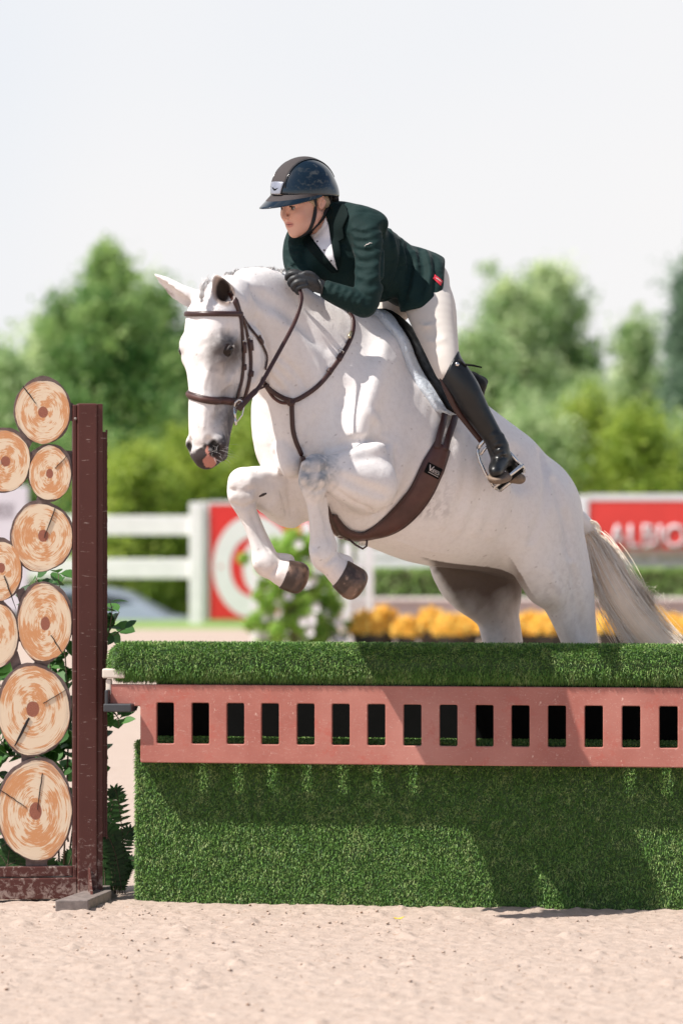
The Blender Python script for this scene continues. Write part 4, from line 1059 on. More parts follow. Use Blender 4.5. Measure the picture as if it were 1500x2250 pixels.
    F.chain([X(1170, 1140, n) + (108, 66), X(1206, 1215, n) + (96, 62), X(1240, 1290, n) + (68, 56), X(1258, 1350, n) + (52, 46), X(1275, 1415, n) + (41, 36), X(1298, 1490, n) + (29, 27), X(1318, 1540, n) + (30, 26), X(1316, 1580, n) + (24, 22), X(1308, 1660, n) + (20, 19), X(1300, 1720, n) + (27, 25), X(1288, 1752, n) + (25, 24), X(1268, 1790, n) + (36, 34)], 26, PSI, 4)
    F.chain([X(1186, 1240, n) + (52, 50), X(1196, 1290, n) + (38, 40)], 28, PSI, 3)
    # far leg
    f = -100
    F.chain([X(1020, 1175, f) + (104, 70), X(1040, 1240, f) + (104, 66), X(1076, 1300, f) + (76, 58), X(1092, 1350, f) + (50, 46), X(1106, 1415, f) + (46, 38), X(1130, 1490, f) + (29, 27), X(1150, 1540, f) + (30, 26), X(1146, 1580, f) + (24, 22), X(1136, 1650, f) + (20, 19), X(1126, 1706, f) + (27, 25), X(1112, 1738, f) + (25, 24), X(1092, 1772, f) + (36, 34)], 24, PSI, 4)
    F.chain([X(1098, 1250, f + 50) + (48, 36), X(1112, 1296, f + 44) + (34, 30)], 22, PSI, 3)
    F.chain([X(1075, 1222, -10) + (26, 24), X(1105, 1222, -10) + (30, 26)], 18, PSI, 3)                                                   # sheath
    # tail dock
    F.chain([X(1262, 1140) + (28,), X(1292, 1168) + (22,), X(1312, 1205) + (15,)], 12, PSI, 3)
    F.chain([(600, 690, -322, 9), (640, 760, -290, 11), (690, 850, -268, 13), (720, 915, -262, 13)], 30, 44, 6)            # neck muscle
    F.chain([X(850, 800, 104) + (8,), X(815, 880, 134) + (11,), X(790, 960, 150) + (12,)], 30, PSI, 6)                       # blade
    F.chain([X(760, 900, 160) + (10,), X(745, 960, 168) + (10,)], 24, PSI, 3, 'sub')
    # creases: shoulder groove, behind the elbow, flank fold, jugular groove
    F.chain([X(884, 960, 190) + (14,), X(880, 1040, 186) + (15,), X(858, 1110, 172) + (14,)], 26, PSI, 4, 'sub')
    F.chain([X(1160, 1000, 190) + (14,), X(1172, 1100, 195) + (16,), X(1160, 1180, 190) + (16,)], 30, PSI, 4, 'sub')
    F.chain([(690, 905, -330, 14), (650, 870, -345, 13), (622, 810, -356, 12)], 26, 44, 4, 'sub')
    F.chain([(664, 1000, -262, 10), (672, 1040, -290, 10)], 14, 44, 3, 'sub')
    # head, in its own side-on frame: f forward (face), l to the near side
    HP = 55.0; cf, sf = math.cos(R(HP)), math.sin(R(HP)); HU, HWo = 468.0, -455.0
    def H(f, v, l=0.0): return (HU - cf * f + sf * l, v, HWo - sf * f - cf * l)
    hc = lambda N, k, op='add', sub=4: F.chain([H(q[0], q[1], q[2]) + tuple(q[3:]) for q in N], k, HP, sub, op)
    hc([(-62, 664, 0, 60, 48), (-20, 690, 0, 66, 58), (-12, 740, 0, 72, 60), (-22, 800, 0, 80, 54), (-14, 860, 0, 66, 45), (2, 905, 0, 57, 41), (12, 945, 0, 46, 37), (9, 980, 0, 41, 37)], 18)
    hc([(26, 690, 0, 26, 40), (36, 760, 0, 26, 44), (40, 840, 0, 22, 32), (42, 910, 0, 20, 27), (38, 960, 0, 20, 28)], 22)                  # bony front of the face
    for sg in (1, -1):
        hc([(-100, 762, 30 * sg, 48, 24), (-108, 800, 30 * sg, 46, 23), (-84, 832, 26 * sg, 40, 22)], 18)                 # jowls
        hc([(8, 746, 46 * sg, 19), (26, 752, 50 * sg, 17), (40, 762, 46 * sg, 13)], 14); hc([(14, 784, 48 * sg, 13), (32, 786, 46 * sg, 12)], 12)        # brow and orbit
        hc([(30, 792, 42 * sg, 12), (14, 838, 40 * sg, 10)], 14)                              # facial crest
        hc([(26, 975, 30 * sg, 21), (22, 992, 27 * sg, 18)], 12)                              # nostril wing
        hc([(28, 769, 72 * sg, 13)], 6, 'sub', 1)                                              # eye socket
        hc([(54, 968, 26 * sg, 9), (52, 981, 33 * sg, 13), (42, 996, 42 * sg, 11)], 3, 'sub', 4)
        hc([(6, 800, 66 * sg, 12), (20, 850, 60 * sg, 12), (24, 900, 54 * sg, 9)], 24, 'sub')  # hollow below the eye
    hc([(34, 1000, 0, 22, 30), (26, 1012, 0, 20, 26), (14, 1008, 0, 17, 24)], 12)                # upper lip
    hc([(-18, 985, 0, 17, 22), (-26, 1000, 0, 15, 19)], 10)                                     # lower lip and chin
    hc([(30, 1012, 40, 3), (-6, 1000, 40, 3.2), (-24, 966, 36, 3)], 8, 'sub')
    hc([(-60, 850, 0, 38, 22), (-38, 910, 0, 24, 22), (-26, 960, 0, 20, 22)], 18)
    F.chain([(566, 706, -372, 12), (596, 742, -352, 17), (612, 790, -340, 22), (612, 840, -336, 24), (592, 890, -346, 26)], 12, 44, 4, 'sub')
    # ears
    def ear(base, mid, tip, opening, s=1.0):
        b, m_, t_ = [np.array(q, float) for q in (base, mid, tip)]
        N = [tuple(b) + (22 * s,), tuple(b * .6 + m_ * .4) + (24 * s,), tuple(m_) + (23 * s,), tuple(m_ * .45 + t_ * .55) + (15 * s,), tuple(t_) + (3.5,)]
        F.chain(N, 10, 40, 5)
        o = np.array(opening, float); o /= np.linalg.norm(o)
        N2 = [tuple(b * .45 + m_ * .55 + o * 15) + (15 * s,), tuple(m_ + o * 15) + (18.5 * s,), tuple(m_ * .45 + t_ * .55 + o * 12) + (12 * s,), tuple(m_ * .12 + t_ * .88 + o * 6) + (3.0,)]
        F.chain(N2, 3, 40, 5, 'sub')
    ear(H(-38, 668, 36), (491, 640, -478), (470, 604, -486), (-.25, -.12, -1))
    ear(H(-30, 668, -38), (396, 645, -427), (341, 603, -427), (-.55, .62, -.62), .92)
    R_ = F.relief
    # face
    R_([(566, 716), (584, 758), (590, 805), (580, 842)], 7, 6, 6, 'sub'); R_([(512, 735), (506, 742)], 14, 5, 14, 'sub'); R_([(524, 800), (508, 828), (492, 856)], 6, 3.5, 8); R_([(506, 856), (490, 892), (478, 930)], 10, 3, 14, 'sub')
    R_([(462, 800), (448, 850), (450, 905), (446, 945)], 3.5, 1.8, 4); R_([(448, 862), (466, 884), (470, 915)], 3, 1.5, 4); R_([(420, 700), (432, 760), (428, 830)], 14, 2.5, 16, 'sub'); R_([(540, 720), (556, 760), (560, 810), (545, 850)], 12, 3, 14)
    R_([(492, 965), (500, 985)], 3, 2, 3, 'sub')
    # neck and throat
    for a in (((598, 800), (622, 822), (646, 852), (656, 884)), ((604, 778), (634, 800), (664, 836), (670, 870)), ((592, 826), (610, 846), (628, 866))): R_(a, 4.5, 2.6, 6, 'sub')
    R_([(618, 690), (668, 760), (700, 840)], 16, 4, 22); R_([(560, 640), (640, 690), (720, 760)], 14, 3, 22, 'sub')
    # shoulder, breast
    R_([(838, 770), (812, 860), (780, 950)], 14, 3, 22); R_([(760, 850), (742, 920), (730, 975)], 18, 3, 24, 'sub'); R_([(724, 986), (786, 966), (850, 976)], 8, 6, 10, 'sub')
    R_([(690, 920), (676, 960), (668, 990)], 8, 4, 10, 'sub'); R_([(664, 985), (676, 1000)], 5, 4, 5, 'sub'); R_([(600, 990), (606, 1020), (618, 1045)], 6, 4.5, 7, 'sub'); R_([(800, 900), (826, 930), (820, 950)], 9, 2.4, 12)
    # triceps and forearms
    R_([(872, 985), (874, 1050), (850, 1108), (822, 1126)], 7, 5, 9, 'sub'); R_([(728, 1070), (776, 1102), (824, 1122)], 5, 3.2, 6, 'sub'); R_([(742, 1010), (792, 995), (838, 982)], 13, 5, 14); R_([(748, 1048), (800, 1072), (846, 1088)], 10, 3, 14, 'sub')
    R_([(626, 1062), (636, 1098), (640, 1132)], 4, 2.6, 5, 'sub'); R_([(614, 1070), (624, 1106), (628, 1134)], 3.5, 2, 5, 'sub'); R_([(566, 1040), (600, 1048), (622, 1070)], 12, 3.5, 14); R_([(590, 1110), (612, 1128)], 10, 3, 12)
    # knees, tendons, fetlocks
    for (a, r_, h_) in (((672, 1020), 11, 4.5), ((706, 1014), 10, 4.5), ((668, 1050), 10, 4), ((704, 1052), 9, 4), ((512, 1062), 11, 4), ((546, 1056), 11, 4), ((512, 1090), 9, 4), ((548, 1092), 9, 4), ((694, 1214), 13, 4), ((566, 1236), 12, 4)): R_([a, (a[0] + 1, a[1] + 5)], r_, h_, 6)
    R_([(658, 1034), (690, 1038), (722, 1032)], 4, 2.4, 5, 'sub'); R_([(662, 1074), (690, 1082), (714, 1072)], 5, 3, 6, 'sub'); R_([(506, 1076), (532, 1080), (562, 1074)], 4, 2.2, 5, 'sub'); R_([(508, 1108), (535, 1116), (558, 1104)], 5, 3, 6, 'sub')
    R_([(704, 1098), (712, 1150), (724, 1196)], 4.5, 4, 4, 'sub'); R_([(552, 1128), (571, 1174), (592, 1212)], 4.5, 4, 4, 'sub'); R_([(686, 1104), (690, 1160), (694, 1196)], 6, 2, 6); R_([(540, 1130), (556, 1180), (568, 1220)], 6, 2, 6)
    R_([(716, 1240), (736, 1222)], 5, 3, 6, 'sub'); R_([(596, 1262), (612, 1240)], 5, 3, 6, 'sub')
    # barrel, flank, quarters
    for i in range(4): R_([(1000 + i * 36, 960 + i * 14), (994 + i * 36, 1060 + i * 10), (968 + i * 36, 1146 + i * 8)], 13, 2.0, 20)
    R_([(1178, 968), (1200, 1040), (1196, 1110), (1168, 1186)], 9, 5, 14, 'sub'); R_([(1140, 1000), (1150, 1050)], 26, 5, 26, 'sub'); R_([(1222, 1060), (1246, 1140), (1256, 1220)], 12, 4, 18, 'sub')
    R_([(1262, 1250), (1270, 1330), (1284, 1404)], 9, 4, 12, 'sub'); R_([(1206, 1250), (1232, 1330), (1252, 1400)], 9, 3, 14); R_([(1012, 1290), (1060, 1350), (1088, 1410)], 9, 3.5, 14, 'sub')
    for a in (((860, 1180), (930, 1206), (1004, 1216)), ((1150, 1130), (1156, 1180), (1150, 1210)), ((1240, 1180), (1262, 1240), (1258, 1300))): R_(a, 4, 1.8, 5)
    return F, H
HF, HH = horse_field()
def blob(V, c, r, soft=.35):
    d = np.sqrt((((V - np.array(c)) / np.array(r)) ** 2).sum(1)); return np.clip((1 + soft - d) / (2 * soft), 0, 1)
def vnoise(V, seed, scale):
    return noise2(V[:, 0] + V[:, 2] * .7 + 900, V[:, 1] - V[:, 2] * .5 + 900, seed, 1 / scale, 4)
def horse_col(V):
    n = len(V); base = np.tile(np.array([(.80, .758, .735)]), (n, 1)); n1 = vnoise(V, 5, 60.0); n2_ = vnoise(V, 6, 9.0); n3 = vnoise(V, 7, 200.)
    def lay(m, c): nonlocal base; m = np.clip(m, 0, 1)[:, None]; base = base * (1 - m) + np.array([c]) * m
    lay(np.clip(n3 * .2 + .05, 0, .25), (.66, .60, .575))
    u, v, w = V.T
    wob = n1 * .10 + n2_ * .06
    def B(c, r, soft=.35): return np.clip(blob(V, c, r, soft) + wob * (blob(V, c, r, soft) > .02), 0, 1)
    # dusting of grey behind the elbow, on the flank, the gaskins and far thigh; shade painted into both inner thighs
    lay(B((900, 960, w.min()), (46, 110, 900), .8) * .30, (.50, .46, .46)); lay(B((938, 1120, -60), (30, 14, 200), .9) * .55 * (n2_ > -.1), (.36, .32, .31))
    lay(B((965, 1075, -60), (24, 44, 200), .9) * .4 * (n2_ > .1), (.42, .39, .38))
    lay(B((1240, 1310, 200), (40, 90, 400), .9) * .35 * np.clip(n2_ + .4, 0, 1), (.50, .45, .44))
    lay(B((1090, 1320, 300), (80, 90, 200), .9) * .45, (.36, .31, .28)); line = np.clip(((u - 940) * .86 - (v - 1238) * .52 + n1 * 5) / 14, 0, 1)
    lay(np.clip((1378 - v - np.clip(u - 1080, 0, 80) * .5 + n1 * 8) / 75, 0, 1) * line * (u < 1185) * (v > 1195) * (w > dep(u) - 60) * .95, (.095, .062, .046))  # far inner thigh and belly edge: painted shade on top of darker hair
    lay(np.clip((v - 1196) / 20, 0, 1) * np.clip((1330 - v) / 60, 0, 1) * np.clip((1178 - u + (v - 1210) * .18) / 16, 0, 1) * np.clip((u - 1112) / 26, 0, 1) * (w > dep(u) - 140) * .8, (.19, .135, .105))  # near inner thigh: shade painted into the coat colour
    # knees
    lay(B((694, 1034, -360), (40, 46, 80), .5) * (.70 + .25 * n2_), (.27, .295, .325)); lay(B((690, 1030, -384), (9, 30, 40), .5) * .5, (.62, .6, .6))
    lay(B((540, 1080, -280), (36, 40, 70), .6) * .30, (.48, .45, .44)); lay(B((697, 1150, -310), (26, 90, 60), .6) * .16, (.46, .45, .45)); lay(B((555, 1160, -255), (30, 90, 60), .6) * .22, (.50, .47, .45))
    # head
    e = np.array(HH(28, 769, 60)); lay(B(e + [-2, 3, 0], (46, 36, 80), .5), (.028, .022, .022)); lay(B(e + [-12, 52, 0], (34, 46, 50), .8) * .45, (.42, .38, .37))
    lay(B(HH(28, 768, -60), (24, 24, 30), .6) * .5, (.25, .23, .22))
    mz = np.array(HH(-6, 985, 14))
    lay(np.clip((v - 980 + n1 * 5 + n2_ * 5 - (440 - u) * .5) / 12, 0, 1) * (u < 540) * (v < 1045) * (w < -360), (.038, .026, .025))
    lay(B(HH(0, 900, 40), (44, 60, 40), .9) * .45, (.30, .29, .30))
    lay(B(HH(-34, 938, 34), (48, 64, 70), .55) * .95, (.050, .048, .058)); lay(B(HH(-24, 990, 20), (34, 36, 50), .5) * .95, (.035, .028, .030))
    lay(B(HH(38, 946, 22), (18, 20, 25), .6) * .65, (.62, .58, .57))
    lay((blob(V, HH(45, 1008, 16), (14, 14, 18), .25) * .0 + blob(V, HH(41, 1016, 20), (15, 14, 20), .3) + .6 * blob(V, HH(43, 990, 16), (7, 13, 20), .3) + n2_ * .12 > .5) * .9, (.52, .22, .165))
    lay(B(HH(43, 983, 33), (13, 18, 22), .2), (.006, .005, .005)); lay(B(HH(40, 984, -36), (10, 14, 12), .3), (.02, .017, .017))
    # ears
    def earin(m_, t_, o, s=1):
        m_ = np.array(m_, float); t_ = np.array(t_, float); o = np.array(o, float); o /= np.linalg.norm(o)
        for f, rr in ((0.0, 17), (.3, 15), (.6, 11), (.85, 6)):
            c = m_ * (1 - f) + t_ * f + o * 7; lay(blob(V, c + [0, 3, 0], (rr * s, rr * 1.2 * s, 15), .22) * .95, (.10, .065, .045))
    ring = blob(V, (491, 634, -490), (26, 42, 24), .1); lay(ring * (w < -466) * .75, (.34, .23, .17)); lay(np.clip(1.25 - np.hypot((u - 490) / 15, (v - 638) / 25), 0, 1) * 3 * (w < -455) * (w > -520), (.030, .019, .015))
    lay(blob(V, (372, 634, -443), (40, 36, 26), .1) * ((u - 341) * .62 - (v - 603) * .78 < -9) * .7, (.33, .25, .20))
    # coronets and lower legs pinkish
    lay(np.clip((v - 1225) / 30, 0, 1) * (u < 830) * .35, (.70, .55, .48))
    sp = np.random.default_rng(1).random(n); lay((sp > .9975) * .5, (.25, .19, .16))
    return base
def hair_mat(name):
    t = NT(name); g = t.obj(); c = t.attr('col')
    f = t.noise(t.map(g, (60, 60, 60)), 1, 6, .7)
    c = t.mix(1.0, c, t.ramp(f, [(.32, (.93, .92, .915)), (.55, (1, 1, 1))]), 'MULTIPLY')
    st = t.noise(t.map(g, (300, 300, 90), rot=(0, .5, 0)), 1, 4, .7)
    sk = t.noise(g, 170, 2, .5)
    c = t.mix(t.ramp(sk, [(.75, 0.), (.77, .4)]), c, (.30, .23, .19))
    t.set(Base_Color=c, Roughness=.62); t.b.inputs['Specular IOR Level'].default_value = .28
    t.b.inputs['Subsurface Weight'].default_value = 0.0
    t.b.inputs['Sheen Weight'].default_value = .04; t.b.inputs['Sheen Roughness'].default_value = .4
    h = t.math('ADD', t.math('MULTIPLY', st, .6), t.math('MULTIPLY', t.noise(g, 22, 5, .6), 1.2))
    t.bump(h, .30, .009); return t.m
M_hair = hair_mat('grey_coat')
horse = empty('horse', (P(900, 1125, 0).x, 14.0, 0.0))
tag(horse, 'white grey horse jumping over the turf roll with tucked forelegs, bridled and saddled', 'horse')
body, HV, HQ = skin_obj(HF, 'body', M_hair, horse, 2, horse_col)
HBVH = BVHTree.FromPolygons([Vector(p) for p in PN(HV)], [tuple(q) for q in HQ.tolist()])
_c = HV[HQ].mean(1); TBVH = BVHTree.FromPolygons([Vector(p) for p in PN(HV)], [tuple(q) for q in HQ[~(((_c[:, 1] > 990) & (_c[:, 0] > 670) & (_c[:, 0] < 800) & (_c[:, 2] < -236)) | ((_c[:, 1] > 1045) & (_c[:, 0] < 694)) | ((_c[:, 1] > 1010) & (_c[:, 0] < 598)))].tolist()])      # the trunk without the forelegs
CAMP = Vector((0, 0, CAMH))
def hit(u, v, bvh=None):
    d = (P(u, v) - CAMP).normalized(); r = (bvh or HBVH).ray_cast(CAMP, d, 40)
    return (r[0], r[1]) if r[0] is not None else (None, None)
def path_pt(u, v): return hit(u, v)[0]
# eyes
M_eye = plain('eye_dark', (.014, .008, .006), .16, 10, bump=0, spec=.3); 
for l in (1, -1):
    c = P(*HH(28, 769, 54 * l)); bm = bmesh.new(); bmesh.ops.create_uvsphere(bm, u_segments=24, v_segments=16, radius=.0245)
    bmesh.ops.transform(bm, matrix=Matrix.Translation(c), verts=bm.verts); bm_obj('eye', bm, M_eye, horse, smooth=True)
    if l == 1:
        ou = (P(*HH(0, 770, 60)) - P(*HH(0, 770, 0))).normalized(); fw = (P(*HH(60, 770, 0)) - P(*HH(0, 770, 0))).normalized(); upv = Vector((0, 0, 1)); Mlid = plain('eyelid_skin', (.045, .036, .035), .6)
        for (h, nm, rad, dy) in ((.55, 'eyelid', .0050, .12),):
            m = MB(); pts = []
            for i in range(15):
                q = -1 + 2 * i / 14; d = (ou + fw * (q * 1.05) + upv * (h * (1 - q * q) + dy - .12 * q)).normalized(); pts.append(c + d * .0252)
            m.tube(pts, [rad * (.25 + .75 * math.sin(math.pi * i / 14)) for i in range(15)], 8); m.build(nm, Mlid, horse)
            if h > 0:
                m = MB(); rr_ = random.Random(2)
                for k in range(26):
                    p = pts[2].lerp(pts[2], 0) if False else pts[min(14, int(2 + 11 * k / 54))]; d = (ou * .7 + fw * (.5 - k / 54) + Vector((0, 0, .12 + rr_.gauss(0, .12)))).normalized() * .018 * rr_.uniform(.6, 1.1)
                    p = p + fw * rr_.gauss(0, .001); m.tube([p, p + d * .6, p + d + Vector((0, 0, -.005))], [.0006, .0004, .0001], 4)
                m.build('eyelashes', plain('lash_grey', (.30, .28, .27), .6), horse)
# hooves
def hoof(c0, r0, c1, r1, tipn, name='hoof'):
    b = 8; lo = np.minimum(c0, c1) - 60; hi = np.maximum(c0, c1) + 60
    F = Field(axis((lo[0], hi[0], 2.2)), axis((lo[1], hi[1], 2.2)), axis((lo[2], hi[2], 2.6)))
    F.chain([tuple(c0) + (r0,), tuple(c1) + (r1,)], 2, PSI, 4)
    n = np.array(tipn, float); n /= np.linalg.norm(n)
    F.plane(np.array(c1) + n * r1 * .74, n, lo, hi, 18); n2 = -n; F.plane(np.array(c0) + n2 * 4, n2, lo, hi, 2)
    def cf(V):
        k = vnoise(V, 9, 16.0); d = ((V - c0) @ n); t_ = np.clip((k * .28 - .12 + d / 75), 0, 1)[:, None]
        t2 = np.clip((k - 1.2) * 1.5 + (vnoise(V, 19, 5.0) - 1.2), 0, 1)[:, None] * .6
        c = np.array([(.045, .028, .022)]) * (1 - t_) + np.array([(.20, .12, .085)]) * t_; return c * (1 - t2) + np.array([(.38, .26, .20)]) * t2
    return skin_obj(F, name, M_hoof, horse, 1, cf)
t = NT('hoof_horn'); t.set(Base_Color=t.attr('col'), Roughness=.38); t.bump(t.noise(t.obj(), 90, 5), .3, .003); M_hoof = t.m
hoof(np.array([750, 1262, -283.]), 34, np.array([775, 1281, -278.]), 38, (.86, .52, .15))
hoof(np.array([627, 1263, -247.]), 33, np.array([651, 1269, -243.]), 36, (.93, .34, .15))
a = np.array(X(1270, 1788, 100)); hoof(a, 34, a + [-14, 30, 0], 42, (-.25, 1, 0)); a = np.array(X(1094, 1770, -100)); hoof(a, 34, a + [-14, 30, 0], 42, (-.25, 1, 0))
# strands
def strands(paths, name, mat, parent, n, spread, rad=.0007, seed=0, seg=12, taper=True, curl=0.0, colr=None):
    """hair locks along guide curves; each strand is a slim 3-sided tube"""
    r = np.random.default_rng(seed); V = []; F = []; C = []; o = 0
    for k in range(n):
        g = paths[r.integers(0, len(paths))]; g = np.array(g, float); m = len(g); f0 = r.uniform(0, .25) if taper else 0; f1 = r.uniform(.75, 1.0)
        d0 = r.normal(0, 1, 3); d0 /= np.linalg.norm(d0); d1 = r.normal(0, 1, 3); amp = abs(r.normal(0, 1)) * .55; ph = r.uniform(0, 6.28)
        tt = np.linspace(f0, f1, seg) * (m - 1); i0 = np.clip(tt.astype(int), 0, m - 2); fr = (tt - i0)[:, None]
        p = g[i0] * (1 - fr) + g[i0 + 1] * fr; sw = np.array([spread(x / (m - 1)) for x in tt])[:, None]
        p = p + (d0 * amp + d1 * .25 * np.sin(tt / (m - 1) * 5 + ph)[:, None]) * sw + curl * np.stack([np.sin(tt * 2 + ph), np.cos(tt * 2 + ph), 0 * tt], 1) * sw
        W3 = PN(p); tg = np.gradient(W3, axis=0); tg /= np.linalg.norm(tg, axis=1)[:, None] + 1e-9; s = np.cross(tg, [0.3, 1, .2]); s /= np.linalg.norm(s, axis=1)[:, None]; q = np.cross(tg, s)
        rr = rad * np.linspace(1, .35, seg)[:, None]
        for a in (0, 2.094, 4.189): V.append(W3 + (s * math.cos(a) + q * math.sin(a)) * rr)
        for j in range(seg - 1):
            for a in range(3): F.append((o + a * seg + j, o + ((a + 1) % 3) * seg + j, o + ((a + 1) % 3) * seg + j + 1, o + a * seg + j + 1))
        o += 3 * seg; C.append(np.full(3 * seg, r.random()))
    me = mesh_np(name, np.vstack(V), np.array(F)); setcol(me, np.repeat(np.concatenate(C)[:, None], 3, 1)); return put(name, me, mat, parent, True)
def strand_mat(name, c1, c2):
    t = NT(name); a = t.n('ShaderNodeAttribute'); a.attribute_name = 'col'
    t.set(Base_Color=t.ramp(a.outputs['Fac'], [(0, c1), (1, c2)]), Roughness=.5); return t.m
M_tail = strand_mat('tail_hair', (.80, .64, .48), (.97, .89, .78)); M_tail_dark = strand_mat('tail_hair_dark', (.58, .45, .34), (.78, .66, .54)); M_mane = strand_mat('mane_hair', (.50, .47, .46), (.80, .77, .75))
wt0 = dep(1262) + 10
up = catmull([(1288, 1160, wt0), (1318, 1188, wt0 - 10), (1342, 1228, wt0 - 40), (1372, 1280, wt0 - 80), (1412, 1340, wt0 - 120), (1465, 1400, wt0 - 150), (1530, 1450, wt0 - 170)], 5)
mid = catmull([(1290, 1178, wt0), (1312, 1216, wt0 - 20), (1338, 1268, wt0 - 60), (1372, 1330, wt0 - 100), (1420, 1392, wt0 - 135), (1480, 1450, wt0 - 160)], 5)
low_ = catmull([(1292, 1190, wt0 - 4), (1304, 1240, wt0 - 40), (1328, 1300, wt0 - 80), (1362, 1360, wt0 - 115), (1400, 1420, wt0 - 145), (1440, 1470, wt0 - 165)], 5)
wid = lambda f: 11 + 19 * math.sin(min(1, f * 1.2) * 1.57)
F = Field(axis((1260, 1540, 4)), axis((1130, 1500, 4)), axis((wt0 - 250, wt0 + 80, 5)))
F.chain([tuple(p) + (11 + 24 * min(1, i / 14.),) for i, p in enumerate(mid)], 10, PSI, 1)
skin_obj(F, 'tail_core', M_tail_core if 'M_tail_core' in globals() else plain('tail_core_hair', (.76, .60, .45), .7, 20, .08), horse, 1)
strands([up, mid, mid, low_], 'tail', M_tail, horse, 2600, wid, .0011, 1, 14)
strands([mid, low_], 'tail', M_tail_dark, horse, 260, lambda f: 6 + 14 * f, .0010, 2, 14)
fly = catmull([(1345, 1236, wt0 - 60), (1390, 1280, wt0 - 90), (1418, 1306, wt0 - 110), (1428, 1330, wt0 - 120), (1440, 1370, wt0 - 140)], 5)
strands([fly], 'tail', M_tail, horse, 120, lambda f: 5 + 26 * f, .0006, 3, 14, curl=.5)
loop = [(1296 + 17 * math.cos(a) * (1 + .0 * a) + 3, 1166 + 19 * math.sin(a), wt0 - 10) for a in np.linspace(2.6, 9.2, 24)]
strands([loop], 'tail', M_tail, horse, 50, lambda f: 5, .0007, 4, 26, taper=False)
# braided mane tufts along the crest, forelock braid
tuft = []
for i, (cu, cv) in enumerate([(498, 600), (518, 594), (540, 590), (563, 588), (588, 589), (612, 593), (636, 601)]):
    for k in range(3): tuft.append([(cu + k * 6 - 5, cv + 17, -345 + i * 16), (cu + k * 6 - 6, cv + 5, -345 + i * 16), (cu + k * 6 - 1, cv - 2, -337 + i * 16), (cu + k * 6 + 7, cv + 5, -327 + i * 16)])
strands(tuft, 'mane', M_mane, horse, 900, lambda f: 3.6, .0006, 5, 7, taper=False)
fl = [(456, 612, -482), (449, 624, -498), (444, 640, -508), (442, 654, -512), (443, 664, -514)]
strands([catmull([(q[0], q[1], q[2] - 4) for q in fl], 4)], 'forelock', M_mane, horse, 420, lambda f: 7.5 - 4 * f + 2.5 * math.sin(f * 22), .0007, 15, 12)
m = MB(); m.tube([p for p in (path_pt(569, 1091), path_pt(577, 1087), path_pt(585, 1084)) if p], [.003, .0055, .003], 8); m.build('chestnut', plain('chestnut_horn', (.06, .045, .04), .7), horse)
# whiskers
rw = np.random.default_rng(6); wk = MB()
for k in range(46):
    b = HH(rw.uniform(-34, 30), rw.uniform(975, 1018), rw.uniform(10, 34)); h, nn = hit(b[0] + rw.normal(0, 3), b[1])
    if h is None: continue
    d = (nn + Vector((rw.normal(.35, .3), 0, rw.normal(-.1, .35)))).normalized() * rw.uniform(.02, .05); wk.tube([h, h + d * .6, h + d + Vector((0, 0, -.004))], [.0004, .0003, .0001], 3)
if wk.V: wk.build('whiskers', M_mane, horse)
# ---------------------------------------------------------------- tack
def lpat(name, c, rough=.4, grain=220):
    t = NT(name); g = t.obj(); f = t.noise(g, 14, 5, .6)
    t.set(Base_Color=t.ramp(f, [(.3, tuple(x * .75 for x in c)), (.7, tuple(x * 1.3 for x in c))]), Roughness=t.ramp(t.noise(g, 40, 4), [(.3, rough * .8), (.7, rough * 1.3)]))
    t.bump(t.noise(g, grain, 3), .2, .001); return t.m
M_leather = lpat('brown_leather', (.045, .017, .014)); M_leather_hi = lpat('girth_leather', (.075, .028, .022), .5); M_blk = lpat('black_leather', (.004, .0035, .0035), .6); M_blk.node_tree.nodes['Principled BSDF'].inputs['Specular IOR Level'].default_value = .2
t = NT('polished_steel'); t.set(Base_Color=(.66, .64, .62, 1), Metallic=1.0, Roughness=t.ramp(t.noise(t.obj(), 120, 4), [(.35, .12), (.65, .38)])); t.bump(t.noise(t.obj(), 160, 3), .1, .001); M_steel = t.m
M_stitch = plain('stitching', (.42, .33, .26), .6)
def ribbon(mb, pos, nrm, width, thick, mi=0):
    """flat leather strap along pos, its outer face along nrm, rounded edges"""
    n = len(pos); V = []; F = []
    prof = [(-.5, 0), (-.5, .55), (-.36, 1), (0, 1.12), (.36, 1), (.5, .55), (.5, 0)]; m = len(prof)
    for i in range(n):
        t = (pos[min(i + 1, n - 1)] - pos[max(0, i - 1)]).normalized(); nn = (nrm[i] - t * nrm[i].dot(t)).normalized(); s = t.cross(nn); w = width[i] if hasattr(width, '__len__') else width
        for (a, b) in prof: V.append(pos[i] + s * w * a + nn * thick * b)
    for i in range(n - 1):
        for k in range(m): F.append((i * m + k, i * m + (k + 1) % m, (i + 1) * m + (k + 1) % m, (i + 1) * m + k)[::-1])
    F.append(tuple(range(m))); F.append(tuple((n - 1) * m + k for k in range(m))[::-1])
    mb.add(V, F, mi)
